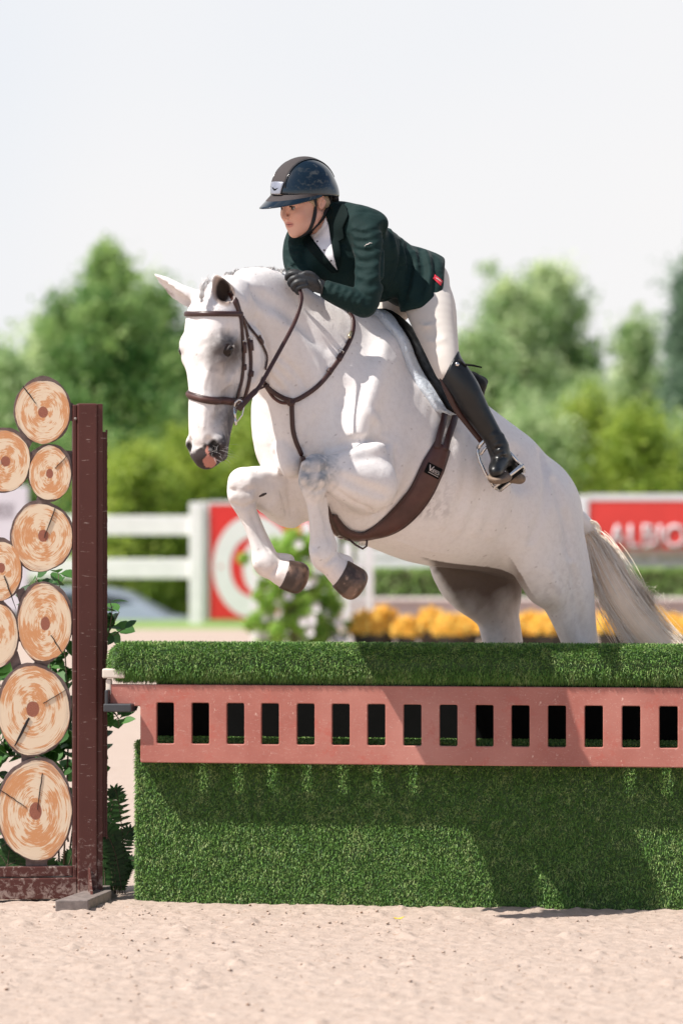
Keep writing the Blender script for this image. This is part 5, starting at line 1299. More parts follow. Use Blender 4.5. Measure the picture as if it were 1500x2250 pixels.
def path_on(px, sub=6, lift=.0005, bvh=None, default_w=None):
    """curve drawn over the animal: every point is laid on the skin that shows there"""
    c = catmull([tuple(p[:2]) for p in px], sub); pos = []; nr = []
    for q in c:
        h, nn = hit(q[0], q[1], bvh); pos.append(h); nr.append(nn)
    ok = [i for i, h in enumerate(pos) if h is not None]
    for i in range(len(pos)):
        if pos[i] is None:
            j = min(ok, key=lambda k: abs(k - i)); d = (P(c[i][0], c[i][1]) - CAMP).normalized(); pos[i] = CAMP + d * ((pos[j] - CAMP).dot(d)); nr[i] = nr[j]
    # smooth
    for _ in range(2):
        pos = [pos[0]] + [(pos[i - 1] + pos[i] * 2 + pos[i + 1]) / 4 for i in range(1, len(pos) - 1)] + [pos[-1]]
        nr = [nr[0]] + [(nr[i - 1] + nr[i] * 2 + nr[i + 1]).normalized() for i in range(1, len(nr) - 1)] + [nr[-1]]
    return [p + n * lift for p, n in zip(pos, nr)], nr
def strap(name, px, width, thick, mat, parent, lift=.0005, sub=6, bvh=None):
    pos, nr = path_on(px, sub, lift, bvh); m = MB(); ribbon(m, pos, nr, width, thick); return m.build(name, mat, parent)
def loop_on(c, e1, e2, a0, a1, n, lift=.0005, R_=.5, bvh=None):
    pos = []; nr = []
    for i in range(n + 1):
        a = a0 + (a1 - a0) * i / n; d = e1 * math.cos(a) + e2 * math.sin(a); r = (bvh or HBVH).ray_cast(c + d * R_, -d, R_)
        if r[0] is None: continue
        pos.append(r[0] + r[1] * lift); nr.append((r[1] + d * .5).normalized())
    return pos, nr
hO = lambda v: P(*HH(0, v, 0))
hF = (P(*HH(60, 770, 0)) - P(*HH(0, 770, 0))).normalized(); hL = (P(*HH(0, 770, 60)) - P(*HH(0, 770, 0))).normalized()
bridle = empty('bridle', P(500, 750, -470)); tag(bridle, 'dark brown leather bridle with a flat noseband, on the head of the horse', 'bridle')
# noseband and browband loops
c = P(*HH(-18, 872, 0)); pos, nr = loop_on(c, hF, (hL + Vector((0, 0, -.22))).normalized(), -math.pi * .80, math.pi * .80, 60, .001)
m = MB(); ribbon(m, pos, nr, .026, .006); m.build('noseband', M_leather, bridle)
m = MB(); ribbon(m, [p + n * .006 for p, n in zip(pos, nr)], nr, .013, .004); m.build('noseband_padding', M_leather_hi, bridle)
c = P(*HH(-20, 690, 0)); pos, nr = loop_on(c, hF, hL, -math.pi * .5, math.pi * .52, 40, .001)
m = MB(); ribbon(m, pos, nr, .018, .008); m.build('browband', M_leather, bridle)
strap('headpiece', [(505, 640), (515, 658), (523, 680), (529, 700)], .022, .005, M_leather, bridle, .002)
strap('cheekpiece', [(527, 690), (530, 730), (533, 780), (530, 830), (522, 862), (517, 892)], .014, .005, M_leather, bridle, .003)
strap('cheekpiece', [(531, 696), (541, 735), (548, 770), (549, 812), (543, 850), (531, 885)], .014, .005, M_leather, bridle, .003)
strap('throatlash', [(533, 700), (548, 722), (566, 745), (577, 765), (584, 785), (580, 812)], .010, .004, M_leather, bridle, .004)
for (a, b) in (((533, 752), (533, 775)), ((547, 747), (549, 770)), ((533, 800), (533, 812)), ((549, 815), (548, 827)), ((564, 741), (572, 754))):
    strap('keeper', [a, b], .020, .009, M_leather, bridle, .004, 3)
for q in ((547, 745), (565, 741), (531, 752)):
    h, nn = hit(*q); m = MB(); s = nn.cross(Vector((0, 0, 1))).normalized(); h = h + nn * .010
    m.tube([h + s * .009, h + s * .009 + Vector((0, 0, .006)), h - s * .009 + Vector((0, 0, .006)), h - s * .009], .0016, 6); m.build('buckle', M_steel, bridle)
# bit ring and rein
m = MB(); bw = -482
m.tube([P(513, 896, bw), P(517, 884, bw - 2), P(524, 878, bw), P(530, 879, bw + 2)], .0032, 8); m.tube([P(530, 879, bw + 2), P(536, 893, bw + 4), P(532, 912, bw + 4), P(521, 926, bw)], .0026, 8)
m.tube([P(513, 895, bw - 1), P(518, 925, bw - 1)], .0046, 10); m.tube([P(516, 918, bw - 1), P(518, 934, bw - 1)], .0054, 10); m.build('bit_ring', M_steel, bridle)
h = catmull([(524, 900, bw + 4), (530, 892, bw + 2), (548, 872, -470), (568, 852, -452), (583, 826, -430), (602, 792, -405), (624, 752, -375), (646, 710, -340), (658, 676, -318), (662, 652, -308), (657, 634, -300), (656, 626, -296)], 5)
pos = []; nr = []
for q in h:
    hh, nn = hit(q[0], q[1]); w = q[2]
    if hh is not None: w = min(w, (hh.y - YH) * S0 - 7)
    pos.append(P(q[0], q[1], w)); nr.append(Vector((.25, -1, .1)))
for _ in range(3): pos = [pos[0]] + [(pos[i - 1] + pos[i] * 2 + pos[i + 1]) / 4 for i in range(1, len(pos) - 1)] + [pos[-1]]
m = MB(); ribbon(m, pos, nr, [.020 if i < 14 else .0145 for i in range(len(pos))], .0045); m.build('rein', M_leather, bridle)
# far rein, from the far side of the mouth up to the hands
m = MB(); fr = [P(*HH(-20, 888, -34)), P(505, 872, -400), P(560, 858, -330), P(590, 845, -300)]
m.tube([Vector(p) for p in catmull([tuple(q) for q in fr], 4)], .004, 6); m.build('rein', M_leather, bridle)

# breastplate
bp_ = empty('breastplate', P(640, 882, -300)); tag(bp_, 'brown leather breastplate strap crossing the shoulder to a knot on the chest', 'breastplate')
strap('shoulder_strap', [(757, 676), (768, 690), (775, 706), (772, 735), (757, 768), (735, 802), (700, 846), (662, 874), (641, 882)], .0165, .006, M_leather, bp_, .002)
strap('neck_strap', [(641, 880), (622, 874), (600, 860), (585, 846), (573, 832)], .0165, .006, M_leather, bp_, .002)
strap('neck_strap', [(641, 884), (620, 885), (602, 874), (590, 858), (580, 842)], .011, .004, M_leather_hi, bp_, .001)
strap('chest_strap', [(641, 884), (642, 915), (644, 945), (650, 968), (658, 990), (668, 1012)], .0165, .006, M_leather, bp_, .002, 6, TBVH)
strap('chest_strap', [(706, 1076), (714, 1096), (724, 1124), (738, 1150), (750, 1166), (766, 1176)], .017, .006, M_leather, bp_, .012, 6, TBVH)
hk, nk = hit(640, 883); m = MB(); sx = nk.cross(Vector((0, 0, 1))).normalized()
for k in range(3):
    a0 = k * 1.05; m.tube([hk + nk * (.010 + .003 * math.sin(a * 2)) + (sx * math.cos(a) + Vector((0, 0, 1)) * math.sin(a)) * .012 * (.6 + .4 * math.cos(a0 + a)) for a in np.linspace(0, 6.28, 14)], .0062, 8)
m.build('knot', M_leather, bp_)
for (a, b) in (((748, 780), (742, 791)), ((726, 812), (720, 820))): strap('keeper', [a, b], .021, .009, M_leather, bp_, .003, 3)
strap('name_plate', [(768, 731), (763, 744)], .011, .003, plain('brass_plate', (.55, .47, .30), .3, 40, metallic=.8), bp_, .0095, 3)
h_, nn = hit(744, 775); m = MB(); s = nn.cross(Vector((.6, 0, .8))).normalized(); h_ = h_ + nn * .011; m.tube([h_ + s * .010, h_ + s * .010 + Vector((.004, 0, .007)), h_ - s * .010 + Vector((.004, 0, .007)), h_ - s * .010], .0018, 6); m.build('buckle', M_steel, bp_)

# girth: a band right round the barrel
girth = empty('girth', P(880, 1120, -150)); tag(girth, 'wide brown leather girth with a small black patch, strapped round the belly of the horse', 'girth')
gp_ = [(984, 905), (978, 945), (970, 980), (946, 1033), (925, 1078), (900, 1112), (870, 1142), (835, 1164), (795, 1176), (762, 1172), (736, 1152), (720, 1128)]
pos, nr = path_on(gp_, 6, .002, TBVH)
gc = P(*X(850, 990)); A_ = pos[-1]; e1 = (A_ - gc).normalized(); e2 = Vector((-LAT[0], -LAT[2], 0)); e2 = (e2 - e1 * e2.dot(e1)).normalized()
ang = lambda p: math.atan2((p - gc).dot(e2), (p - gc).dot(e1))
p2, n2 = loop_on(gc, e1, e2, .30, 2.5, 18, .002, .7, TBVH)
gpos = pos + p2; gnr = nr + n2; gw = [.050 if i < 12 else .076 if i < 52 else .066 for i in range(len(gpos))]
gw = [.060 + .024 * min(1, max(0, i - 12) / 5) - max(0, i - 30) * .0010 for i in range(len(pos))] + [.050] * 80
m = MB(); ribbon(m, gpos[12:], gnr[12:], gw[12:len(gpos)], .014); m.build('band', M_leather_hi, girth)
m = MB(); ribbon(m, [p + n * .002 for p, n in zip(gpos[12:], gnr[12:])], gnr[12:], [w + .014 for w in gw[12:len(gpos)]], .007); m.build('padding', M_leather, girth)
strap('billet', [(972, 896), (968, 925), (958, 962), (954, 985)], .028, .005, M_leather, girth, .014); strap('billet', [(998, 900), (990, 930), (978, 965), (972, 990)], .028, .005, M_leather, girth, .014)
def ring_at(u, v, r, mat, parent, name, lift=.02, rad=.0022, tilt=0):
    h, nn = hit(u, v, TBVH); m = MB(); s = nn.cross(Vector((0, 0, 1))).normalized(); q = s.cross(nn); h = h + nn * lift
    m.tube([h + (s * math.cos(a) + q * math.sin(a)) * r for a in np.linspace(0, 6.29, 22)], rad, 8); return m.build(name, mat, parent)
ring_at(797, 1186, .014, M_steel, girth, 'ring', .016); ring_at(751, 1172, .012, M_steel, girth, 'ring', .016)
m = MB(); m.tube([P(*q) for q in ((765, 1184, -205), (782, 1198, -205), (797, 1206, -205), (805, 1200, -205), (806, 1186, -205))], .0042, 6); m.build('loop', M_leather, girth)
# the patch
i0 = 18
hp, hn = gpos[i0], gnr[i0]; tg = (gpos[i0 + 1] - gpos[i0 - 1]).normalized(); hn = (hn - tg * hn.dot(tg)).normalized(); sd_ = tg.cross(hn)
if sd_.x < 0: sd_ = -sd_
upd = -tg if tg.z < 0 else tg
base = hp + hn * .0165; bm = bmesh.new()
Mx = Matrix(((sd_.x, upd.x, hn.x, base.x), (sd_.y, upd.y, hn.y, base.y), (sd_.z, upd.z, hn.z, base.z), (0, 0, 0, 1)))
bm_box(bm, (0, 0, 0), (.066, .040, .004), Mx); bm_obj('patch', bm, M_black, girth, .002)
M_print = plain('patch_print', (.62, .55, .52), .6)
def on_patch(body_, x, y, hgt, wd):
    text_obj('lettering', body_, M_print, girth, base, hgt, 0, wd, True, .0006, Mx.to_3x3().to_4x4())
    o = [q for q in bpy.data.objects if q.name.startswith('lettering')][-1]
def patch_text(s_, x, y, hgt, wd):
    p0 = Mx @ Vector((x, y, .0028)); text_obj('lettering', s_, M_print, girth, p0, hgt, 0, wd, True, .0006, Mx.to_3x3().to_4x4())
patch_text('V', -.026, -.008, .022, .022); patch_text('ORTECH', -.010, -.008, .011, .036)
bm = bmesh.new(); bm_box(bm, (.004, -.0125, .0026), (.046, .0016, .0008), Mx); bm_box(bm, (.010, .0055, .0026), (.030, .0012, .0008), Mx); bm_obj('print_line', bm, M_print, girth)

# saddle and pad: shells grown off the horse's own surface
def loc_u0(F):
    U, V, W = F.U[:, None, None], F.V[None, :, None], F.W[None, None, :]
    l = ((U - 900) * .80 - W) / (.80 * LAT[0] - LAT[2]); return U - l * LAT[0], V + 0 * U, l
def poly_sdf(x, y, poly):
    d = np.full(np.broadcast(x, y).shape, 1e9, np.float32); sg = np.ones_like(d); n = len(poly)
    for i in range(n):
        ax_, ay = poly[i]; bx, by = poly[(i + 1) % n]; ex_, ey = bx - ax_, by - ay; wx, wy = x - ax_, y - ay
        t = np.clip((wx * ex_ + wy * ey) / (ex_ * ex_ + ey * ey), 0, 1); d = np.minimum(d, (wx - ex_ * t) ** 2 + (wy - ey * t) ** 2)
        c1 = (y >= ay); c2 = (y < by); c3 = (ex_ * wy > ey * wx); f = (c1 & c2 & c3) | (~c1 & ~c2 & ~c3); sg = np.where(f, -sg, sg)
    return np.sqrt(d) * sg
def shell(poly, lift, thick, edge=6, extra=None):
    iu = slice(int(np.searchsorted(HF.U, 770)), int(np.searchsorted(HF.U, 1160))); iv = slice(int(np.searchsorted(HF.V, 640)), int(np.searchsorted(HF.V, 960)))
    F = Field(HF.U[iu], HF.V[iv], HF.W); F.D = HF.D[iu, iv, :].copy()
    u0, v0, l = loc_u0(F); pd = poly_sdf(u0, v0, poly)
    a = np.abs(F.D - lift) - thick; h = np.maximum(edge - np.abs(a - pd), 0) / edge; F.D = (np.maximum(a, pd) + h * h * edge * .25).astype(np.float32)
    if extra: extra(F)
    return F
pad = empty('saddle_pad', P(900, 760, -60)); tag(pad, 'white fleece saddle pad showing along the front edge of the black saddle', 'saddle pad')
FP = shell([(804, 640), (807, 705), (820, 775), (842, 855), (863, 902), (880, 912), (930, 915), (975, 880), (1045, 860), (1060, 820), (1060, 640)], 5, 10, 8)
def fleece_mat():
    t = NT('white_fleece'); g = t.obj(); f = t.noise(g, 90, 5, .7); t.set(Base_Color=t.ramp(f, [(.25, (.60, .68, .78)), (.5, (.82, .89, .96))]), Roughness=.9); t.bump(f, 1.0, .014); return t.m
po, PV_, PQ_ = skin_obj(FP, 'fleece', fleece_mat(), pad, 2)
saddle = empty('saddle', P(950, 800, -60)); tag(saddle, 'black leather jumping saddle under the raised rider, with its stirrup', 'saddle')
def seat_extra(F): pass
FS = shell([(838, 640), (836, 712), (845, 775), (866, 850), (880, 898), (905, 912), (935, 905), (955, 868), (1010, 850), (1030, 820), (1030, 640)], 14, 6, 7)
skin_obj(FS, 'flap', M_blk, saddle, 2)
FS = Field(axis((800, 1120, 4)), axis((680, 930, 4)), axis((-260, 260, 5)))
FS.chain([X(866, 736) + (15, 26), X(886, 760) + (16, 44), X(930, 800) + (18, 66), X(985, 838) + (20, 88), X(1004, 846) + (23, 94), X(1022, 838) + (19, 76)], 10, PSI, 4)
FS.chain([X(1030, 846, 66) + (32, 34), X(1038, 866, 60) + (26, 26)], 10, PSI, 3); FS.chain([X(1000, 862, -66) + (26, 30), X(1006, 880, -60) + (20, 26)], 10, PSI, 3)
skin_obj(FS, 'seat', M_blk, saddle, 2)
# stirrup leather and iron
sl_ = catmull([(952, 770, -175), (968, 820, -188), (985, 865, -190), (1003, 900, -178), (1030, 935, -160), (1057, 968, -142)], 5)
m = MB(); ribbon(m, [P(*q) for q in sl_], [Vector((.1, -1, .1))] * len(sl_), .023, .006); m.build('stirrup_leather', M_leather, saddle)
m = MB(); ribbon(m, [P(q[0] + 5, q[1] - 4, q[2] + 8) for q in sl_], [Vector((.1, -1, .1))] * len(sl_), .023, .005); m.build('stirrup_leather', M_leather, saddle)
iron = MB(); SW = -142
def rod(pts, rad, fl=1.0):
    V, F = tube_np([P(*p) for p in pts], rad * 1.4, 10); iron.add(V, F)
IR = 1.35
rod([(1050, 982, SW), (1049, 996, SW), (1054, 1014, SW - 2), (1066, 1040, SW - 4), (1086, 1070, SW - 6)], .0048)
rod([(1072, 962, SW), (1086, 966, SW), (1104, 979, SW), (1126, 1002, SW - 2), (1147, 1028, SW - 4)], .0052)
rod([(1050, 984, SW), (1056, 976, SW), (1065, 966, SW), (1073, 962, SW)], .0062); rod([(1055, 999, SW), (1066, 985, SW), (1082, 970, SW)], .0040)
for (o, dw) in (((0, 0), -22), ((11, 8), 30)):
    rod([(1086 + o[0], 1070 + o[1], SW + dw), (1147 + o[0] * .4, 1022 + o[1] * 1.6, SW + dw)], .0052)
rod([(1086, 1070, SW - 22), (1097, 1078, SW + 30)], .0045); rod([(1147, 1022, SW - 22), (1151, 1035, SW + 30)], .0045)
so = iron.build('stirrup', M_steel, saddle)
m = MB(); ribbon(m, [P(1092, 1071, SW - 10), P(1146, 1030, SW - 10)], [Vector((.2, -.5, -.8))] * 2, .030, .005); m.build('tread_pad', M_black, so)
# ---------------------------------------------------------------- the rider
def head_frame():
    ps, pt = R(40), R(15); c, s, cp, sp = math.cos(ps), math.sin(ps), math.cos(pt), math.sin(pt)
    Fv = np.array([-c * cp, sp, -s * cp]); Lv = np.array([s, 0, -c]); Dv = np.array([c * sp, cp, s * sp]); O = np.array([673., 443., -150.])
    return O, Fv, Lv, Dv
HO, HFv, HLv, HDv = head_frame()
def K(f, d, l=0.0): return tuple(HO + HFv * f + HDv * d + HLv * l)
HM = np.stack([HFv, HDv, HLv], 1)
def torso(F, g=0):
    F.chain([(724, 478, -142, 36 + g, 40 + g), (768, 532, -124, 66 + g, 84 + g), (822, 564, -76, 68 + g, 80 + g), (870, 592, -38, 62 + g, 72 + g), (918, 612, -2, 60 + g, 80 + g)], 20, 42, 5)
def arms(F, g=0):
    F.chain([(786, 494, -182, 37 + g), (806, 526, -206, 34 + g), (812, 580, -228, 30 + g), (808, 640, -250, 29 + g), (799, 668, -258, 26 + g)], 16, 42, 4)
    F.chain([(800, 668, -258, 26 + g), (765, 656, -268, 25 + g), (730, 642, -272, 21 + g), (706, 630, -272, 16.5 + g)], 9, 42, 4)
    F.chain([(676, 500, -88, 34 + g), (655, 535, -112, 30 + g), (652, 575, -142, 28 + g), (668, 622, -170, 26 + g)], 16, 42, 4)
    F.chain([(668, 622, -172, 24 + g), (662, 618, -205, 20 + g), (655, 614, -232, 16 + g)], 10, 42, 4)
def legs(F, g=0):
    F.chain([(930, 628, -46, 52 + g), (946, 676, -92, 53 + g), (960, 728, -132, 43 + g), (974, 780, -168, 33 + g), (984, 812, -180, 28 + g)], 18, 42, 4)
    F.chain([(895, 630, 40, 50 + g), (862, 676, 50, 38 + g), (838, 705, 60, 33 + g), (800, 770, 90, 30 + g)], 18, 42, 4)
    F.chain([(926, 612, -10, 46 + g, 66 + g)], 18, 42, 1)
BOOT = [(984, 806, -180, 31), (1002, 828, -180, 34), (1020, 856, -178, 34), (1042, 896, -172, 30), (1066, 934, -166, 25), (1084, 962, -160, 22), (1094, 984, -154, 22)]
def bodyfield():
    F = Field(axis((596, 600, 1.6), (600, 744, 1.6), (744, 1170, 7)), axis((352, 356, 1.6), (356, 536, 1.6), (536, 1090, 7)), axis((-310, -236, 5), (-236, -60, 1.7), (-60, 200, 7)))
    torso(F, -8); arms(F, -8); legs(F, -8); F.chain([(n[0], n[1], n[2], n[3] - 6) for n in BOOT], 10, 42, 4)
    F.chain([(1094, 984, -154, 16), (1096, 1010, -150, 16), (1090, 1030, -172, 14)], 8, 42, 3)
    F.chain([(655, 612, -232, 9), (640, 606, -236, 8)], 6, 42, 3); F.chain([(706, 630, -272, 9), (680, 618, -266, 9)], 6, 42, 3)
    kc = lambda N, k, op='add', sub=3: F.chain([K(q[0], q[1], q[2]) + tuple(q[3:]) for q in N], k, 40, sub, op)
    # neck, skull, face
    kc([(-10, 20, 0, 30, 31), (-26, 55, 0, 31, 33), (-56, 84, 0, 36, 44)], 12)
    F.ell(K(2, -18), (56, 52, 45), HM, 6); F.ell(K(30, 14), (31, 46, 37), HM, 12)
    F.ell(K(34, 42), (27, 25, 29), HM, 12); kc([(52, 58, 0, 9.5, 11)], 11, 'add', 1)                                  # jaw and chin
    for sg in (1, -1):
        F.ell(K(44, 16, 19 * sg), (15, 15, 15), HM, 9); kc([(18, 42, 27 * sg, 11), (2, 28, 34 * sg, 9)], 14)                  # cheek, jaw corner
        kc([(57, -10.5, 8 * sg, 4.2), (57, -11.5, 19 * sg, 4.0), (51, -9, 28 * sg, 3.2)], 6)                                # brow
        kc([(64.5, -1, 17.5 * sg, 6.2)], 5, 'sub', 1)                                                                     # eye socket
        kc([(57.5, -5.2, 12 * sg, 1.6), (60, -6, 18 * sg, 1.9), (55, -4.6, 25 * sg, 1.5)], 2.2); kc([(57, 3.4, 12 * sg, 1.1), (58.6, 4.8, 18 * sg, 1.3), (55, 3.2, 24 * sg, 1.1)], 2)
        kc([(64, 17.5, 6.6 * sg, 3.3)], 3, 'add', 1)
        kc([(0, 2, 44 * sg, 4.5), (-4, -8, 46 * sg, 5), (-8, -12, 46 * sg, 4), (-10, -2, 46 * sg, 4), (-4, 12, 44 * sg, 4.5)], 2); 
    kc([(58, -8, 0, 4.5), (63, 2, 0, 4.6), (69, 12, 0, 5.0), (71, 17, 0, 5.4)], 5)                                          # nose
    kc([(62, 20, 0, 3.6)], 3, 'add', 1)
    kc([(60, 27, 0, 5.2), (58, 28.5, 6, 4)], 5); kc([(59.8, 31.8, 0, 2.9), (59.0, 32.0, 5, 2.6), (55, 33, 11, 1.6)], 1.8); kc([(59.8, 31.8, 0, 2.9), (59.0, 32.0, -5, 2.6), (55, 33, -11, 1.6)], 1.8)
    kc([(59.0, 37.8, 0, 3.3), (57.8, 37.4, 5, 2.8), (54.6, 35.6, 10.4, 1.6)], 2); kc([(59.0, 37.8, 0, 3.3), (57.8, 37.4, -5, 2.8), (54.6, 35.6, -10.4, 1.6)], 2)
    kc([(62.6, 34.7, -9, .7), (64.2, 34.7, 0, .8), (62.6, 34.7, 9, .7)], 1.2, 'sub')
    return F
person = empty('person', P(930, 640, -40)); person.rotation_euler = (0, 0, 0)
tag(person, 'rider in dark green jacket, black helmet and cream breeches crouched over the white horse', 'person')
def skin_col(V):
    n = len(V); Q = (V - HO) @ np.stack([HFv, HDv, HLv], 1); f, d, l = Q.T; c = np.tile(np.array([(.70, .385, .285)]), (n, 1)); n1 = vnoise(V, 3, 14.)
    def lay(m, k): nonlocal c; m = np.clip(m, 0, 1)[:, None]; c = c * (1 - m) + np.array([k]) * m
    g = lambda f0, d0, l0, r: np.exp(-(((f - f0) ** 2 + (d - d0) ** 2 + (np.abs(l) - l0) ** 2) / r ** 2))
    lay(g(46, 18, 24, 13) * .45, (.62, .235, .175)); lay(g(70, 14, 0, 9) * .3, (.64, .27, .20)); lay(g(58, 1, 18, 7) * .30, (.36, .17, .13)); lay(n1 * .05 + .03, (.50, .25, .19))
    lip = np.clip(1.25 - np.sqrt(((d - 35) / 6.3) ** 2 + (l / 12.5) ** 2), 0, 1) * 3.2 * (f > 53); lay(np.clip(lip, 0, 1) * .75, (.50, .15, .13))
    lay(np.clip(1.3 - np.sqrt(((d - 34.7) / 1.3) ** 2 + (l / 11.5) ** 2), 0, 1) * 2 * (f > 53), (.16, .04, .035))
    al = np.abs(l); br = np.clip(1.4 - np.abs(d + 10.5 + (al - 18) * .10) / 2.3, 0, 1) * (al > 8) * (al < 29) * (f > 44); lay(np.clip(br * 1.6, 0, 1) * .62, (.17, .09, .055))
    lay(g(65, 22, 5.0, 2.0) * .8, (.16, .06, .05))
    return c
t = NT('skin'); t.set(Base_Color=t.attr('col'), Roughness=.48); t.b.inputs['Subsurface Weight'].default_value = .12; t.b.inputs['Subsurface Radius'].default_value = (.012, .005, .003); t.b.inputs['Subsurface Scale'].default_value = .5
t.bump(t.noise(t.obj(), 260, 3), .06, .001); M_skin = t.m
BF = bodyfield(); pbody, PBV, PBQ = skin_obj(BF, 'body', M_skin, person, 1, skin_col)
PBVH = BVHTree.FromPolygons([Vector(p) for p in PN(PBV)], [tuple(q) for q in PBQ.tolist()])
M_sclera = plain('eye_white', (.30, .26, .25), .2, bump=0); M_iris = plain('eye_iris', (.035, .022, .016), .1, bump=0)  # eye white darkened to grey: shade is put into its colour
for sg in (1, -1):
    c = P(*K(50.2, -.6, 17.5 * sg)); bm = bmesh.new(); bmesh.ops.create_uvsphere(bm, u_segments=20, v_segments=14, radius=.0132); bmesh.ops.transform(bm, matrix=Matrix.Translation(c), verts=bm.verts)
    e = bm_obj('eye', bm, M_sclera, person, smooth=True); dr = (P(*K(52 + 40, 1, 17.5 * sg - 4)) - P(*K(52, -.6, 17.5 * sg))).normalized()
    bm = bmesh.new(); bmesh.ops.create_uvsphere(bm, u_segments=16, v_segments=10, radius=.0078); bmesh.ops.transform(bm, matrix=Matrix.Translation(c + dr * .0068), verts=bm.verts); bm_obj('iris', bm, M_iris, e, smooth=True)
    m = MB(); m.tube([P(*K(58.5, -5.4 + .4, (11.5) * sg)), P(*K(62, -6.4 + .6, 16 * sg)), P(*K(60, -5.8 + .8, 21 * sg)), P(*K(55, -3.6, 26 * sg))], [.0012, .0026, .0027, .0014], 6); m.build('eyelashes', plain('lash_brown', (.05, .03, .02), .7), person)
# cloth materials
def cloth_mat(name, c, c2, fold=.5, fs=(16, 16, 16), rough=.75, sheen=.25, weave=900):
    t = NT(name); g = t.obj(); f = t.noise(g, 6, 4, .5); t.set(Base_Color=t.ramp(f, [(.3, c), (.7, c2)]), Roughness=rough); t.b.inputs['Sheen Weight'].default_value = sheen; t.b.inputs['Sheen Roughness'].default_value = .35
    w = t.n('ShaderNodeTexWave', wave_type='BANDS'); w.inputs['Scale'].default_value = 1.0; w.inputs['Distortion'].default_value = 9; w.inputs['Detail'].default_value = 2; w.inputs['Detail Scale'].default_value = .7
    t.l(t.map(g, fs), w.inputs['Vector']); big = t.noise(g, 9, 3, .5, 1.2)
    h = t.math('ADD', t.math('MULTIPLY', w.outputs['Fac'], t.math('MULTIPLY', big, .9)), t.math('MULTIPLY', t.noise(g, weave, 1), .02))
    t.b.inputs['Specular IOR Level'].default_value = .25; t.bump(h, fold, .02); return t.m
M_jacket = cloth_mat('green_jacket_cloth', (.0030, .0165, .0155), (.0040, .0215, .0200), .34, (4, 4, 20), .80, .05)
M_lapel = plain('green_lapel_cloth', (.0025, .0085, .008), .85, 20, bump=.2, spec=.15)
M_breech = cloth_mat('cream_breeches', (.60, .55, .50), (.66, .61, .56), .05, (3, 3, 5), .8, .2)
def folds(F, segs, k=4):
    for N in segs: F.chain(N, k, 42, 4)
def jacket():
    F = Field(axis((606, 1000, 3.0)), axis((430, 730, 3.0)), axis((-320, 120, 3.6)))
    torso(F, 0); arms(F, 2)
    F.chain([(757, 464, -144, 20, 44), (800, 490, -150, 34, 70)], 22, 42, 3)                                         # yoke
    F.chain([(905, 612, -10, 66, 88), (930, 622, 0, 66, 96), (944, 634, 4, 60, 100)], 18, 42, 3); F.chain([(918, 622, -70, 52, 44), (926, 650, -88, 56, 44), (930, 672, -96, 58, 46)], 16, 42, 3); F.chain([(938, 612, -62, 50, 42), (944, 640, -84, 54, 44), (938, 664, -98, 54, 44)], 14, 42, 3)                        # skirt of the coat
    F.plane((930, 680, -60), (.16, 1, -.05), (836, 640, -320), (1000, 730, 120), 4); F.plane((976, 600, -40), (1, .06, 0), (930, 520, -320), (1000, 730, 120), 6); F.plane((967, 652, -40), (.76, .65, 0), (930, 600, -320), (1000, 730, 120), 5)
    F.chain([(700, 572, -150, 32, 46), (738, 604, -140, 34, 54), (790, 632, -110, 40, 60)], 12, 42, 3)
    F.chain([(722, 560, -158, 40, 56), (765, 590, -128, 46, 66), (830, 612, -76, 52, 72)], 14, 42, 4)                # coat front
    for (a, b, c_) in (((783, 596), (806, 604), (836, 592)), ((788, 622), (808, 630), (836, 634)), ((792, 645), (806, 660), (828, 668))):
        F.chain([(a[0], a[1], -240, 2.6), (b[0], b[1], -268, 3.4), (c_[0], c_[1], -248, 2.6)], 12, 42, 4)
    for (a, b) in (((770, 640), (776, 676)), ((756, 634), (760, 670)), ((742, 630), (744, 660)), ((784, 646), (794, 686))):
        F.chain([(a[0], a[1], -284, 2.2), ((a[0] + b[0]) / 2 + 2, (a[1] + b[1]) / 2, -292, 3.0), (b[0], b[1], -280, 2.0)], 9, 42, 4)
    F.chain([(880, 512, -70, 4), (884, 560, -110, 4), (872, 620, -112, 4), (846, 660, -96, 4)], 8, 42, 4, 'sub')           # waist seam
    F.chain([(842, 500, -212, 5), (846, 560, -196, 6), (842, 640, -196, 6)], 12, 42, 4, 'sub')                            # between sleeve and body
    F.chain([K(-6, 30, 10) + (34, 46), K(-28, 58, 12) + (36, 48), K(-38, 70, 12) + (36, 48)], 4, 40, 3, 'sub')
    R_ = F.relief
    for a in (((776, 500), (796, 506), (822, 498)), ((774, 516), (798, 524), (834, 512)), ((778, 534), (800, 544), (838, 530)), ((780, 556), (804, 564), (840, 552)), ((782, 580), (806, 588), (840, 578)), ((786, 606), (808, 614), (838, 604)), ((792, 632), (812, 642), (834, 636))): R_(a, 5, 1.7, 6)
    for a in (((782, 508), (806, 514)), ((784, 526), (812, 530)), ((788, 548), (816, 550)), ((786, 572), (816, 576)), ((790, 598), (820, 600)), ((796, 624), (822, 628))): R_([a[0], ((a[0][0] + a[1][0]) / 2, a[0][1] + 3), a[1]], 4, 1.7, 5, 'sub')
    for a in (((800, 650), (786, 672)), ((788, 646), (774, 672)), ((774, 640), (762, 666)), ((758, 636), (748, 660)), ((742, 628), (736, 652)), ((728, 622), (722, 644))): R_([a[0], ((a[0][0] + a[1][0]) / 2 - 3, (a[0][1] + a[1][1]) / 2), a[1]], 4, 2.2, 4)
    for a in (((634, 530), (648, 542), (668, 540)), ((630, 548), (646, 560), (664, 556)), ((630, 566), (646, 578), (664, 576)), ((634, 584), (650, 596))): R_(a, 4, 2.2, 4)
    for a in (((856, 506), (866, 560), (856, 620)), ((906, 536), (914, 590), (900, 650)), ((934, 552), (944, 600), (934, 656)), ((884, 560), (888, 610), (878, 660))): R_(a, 7, 3.2, 9)
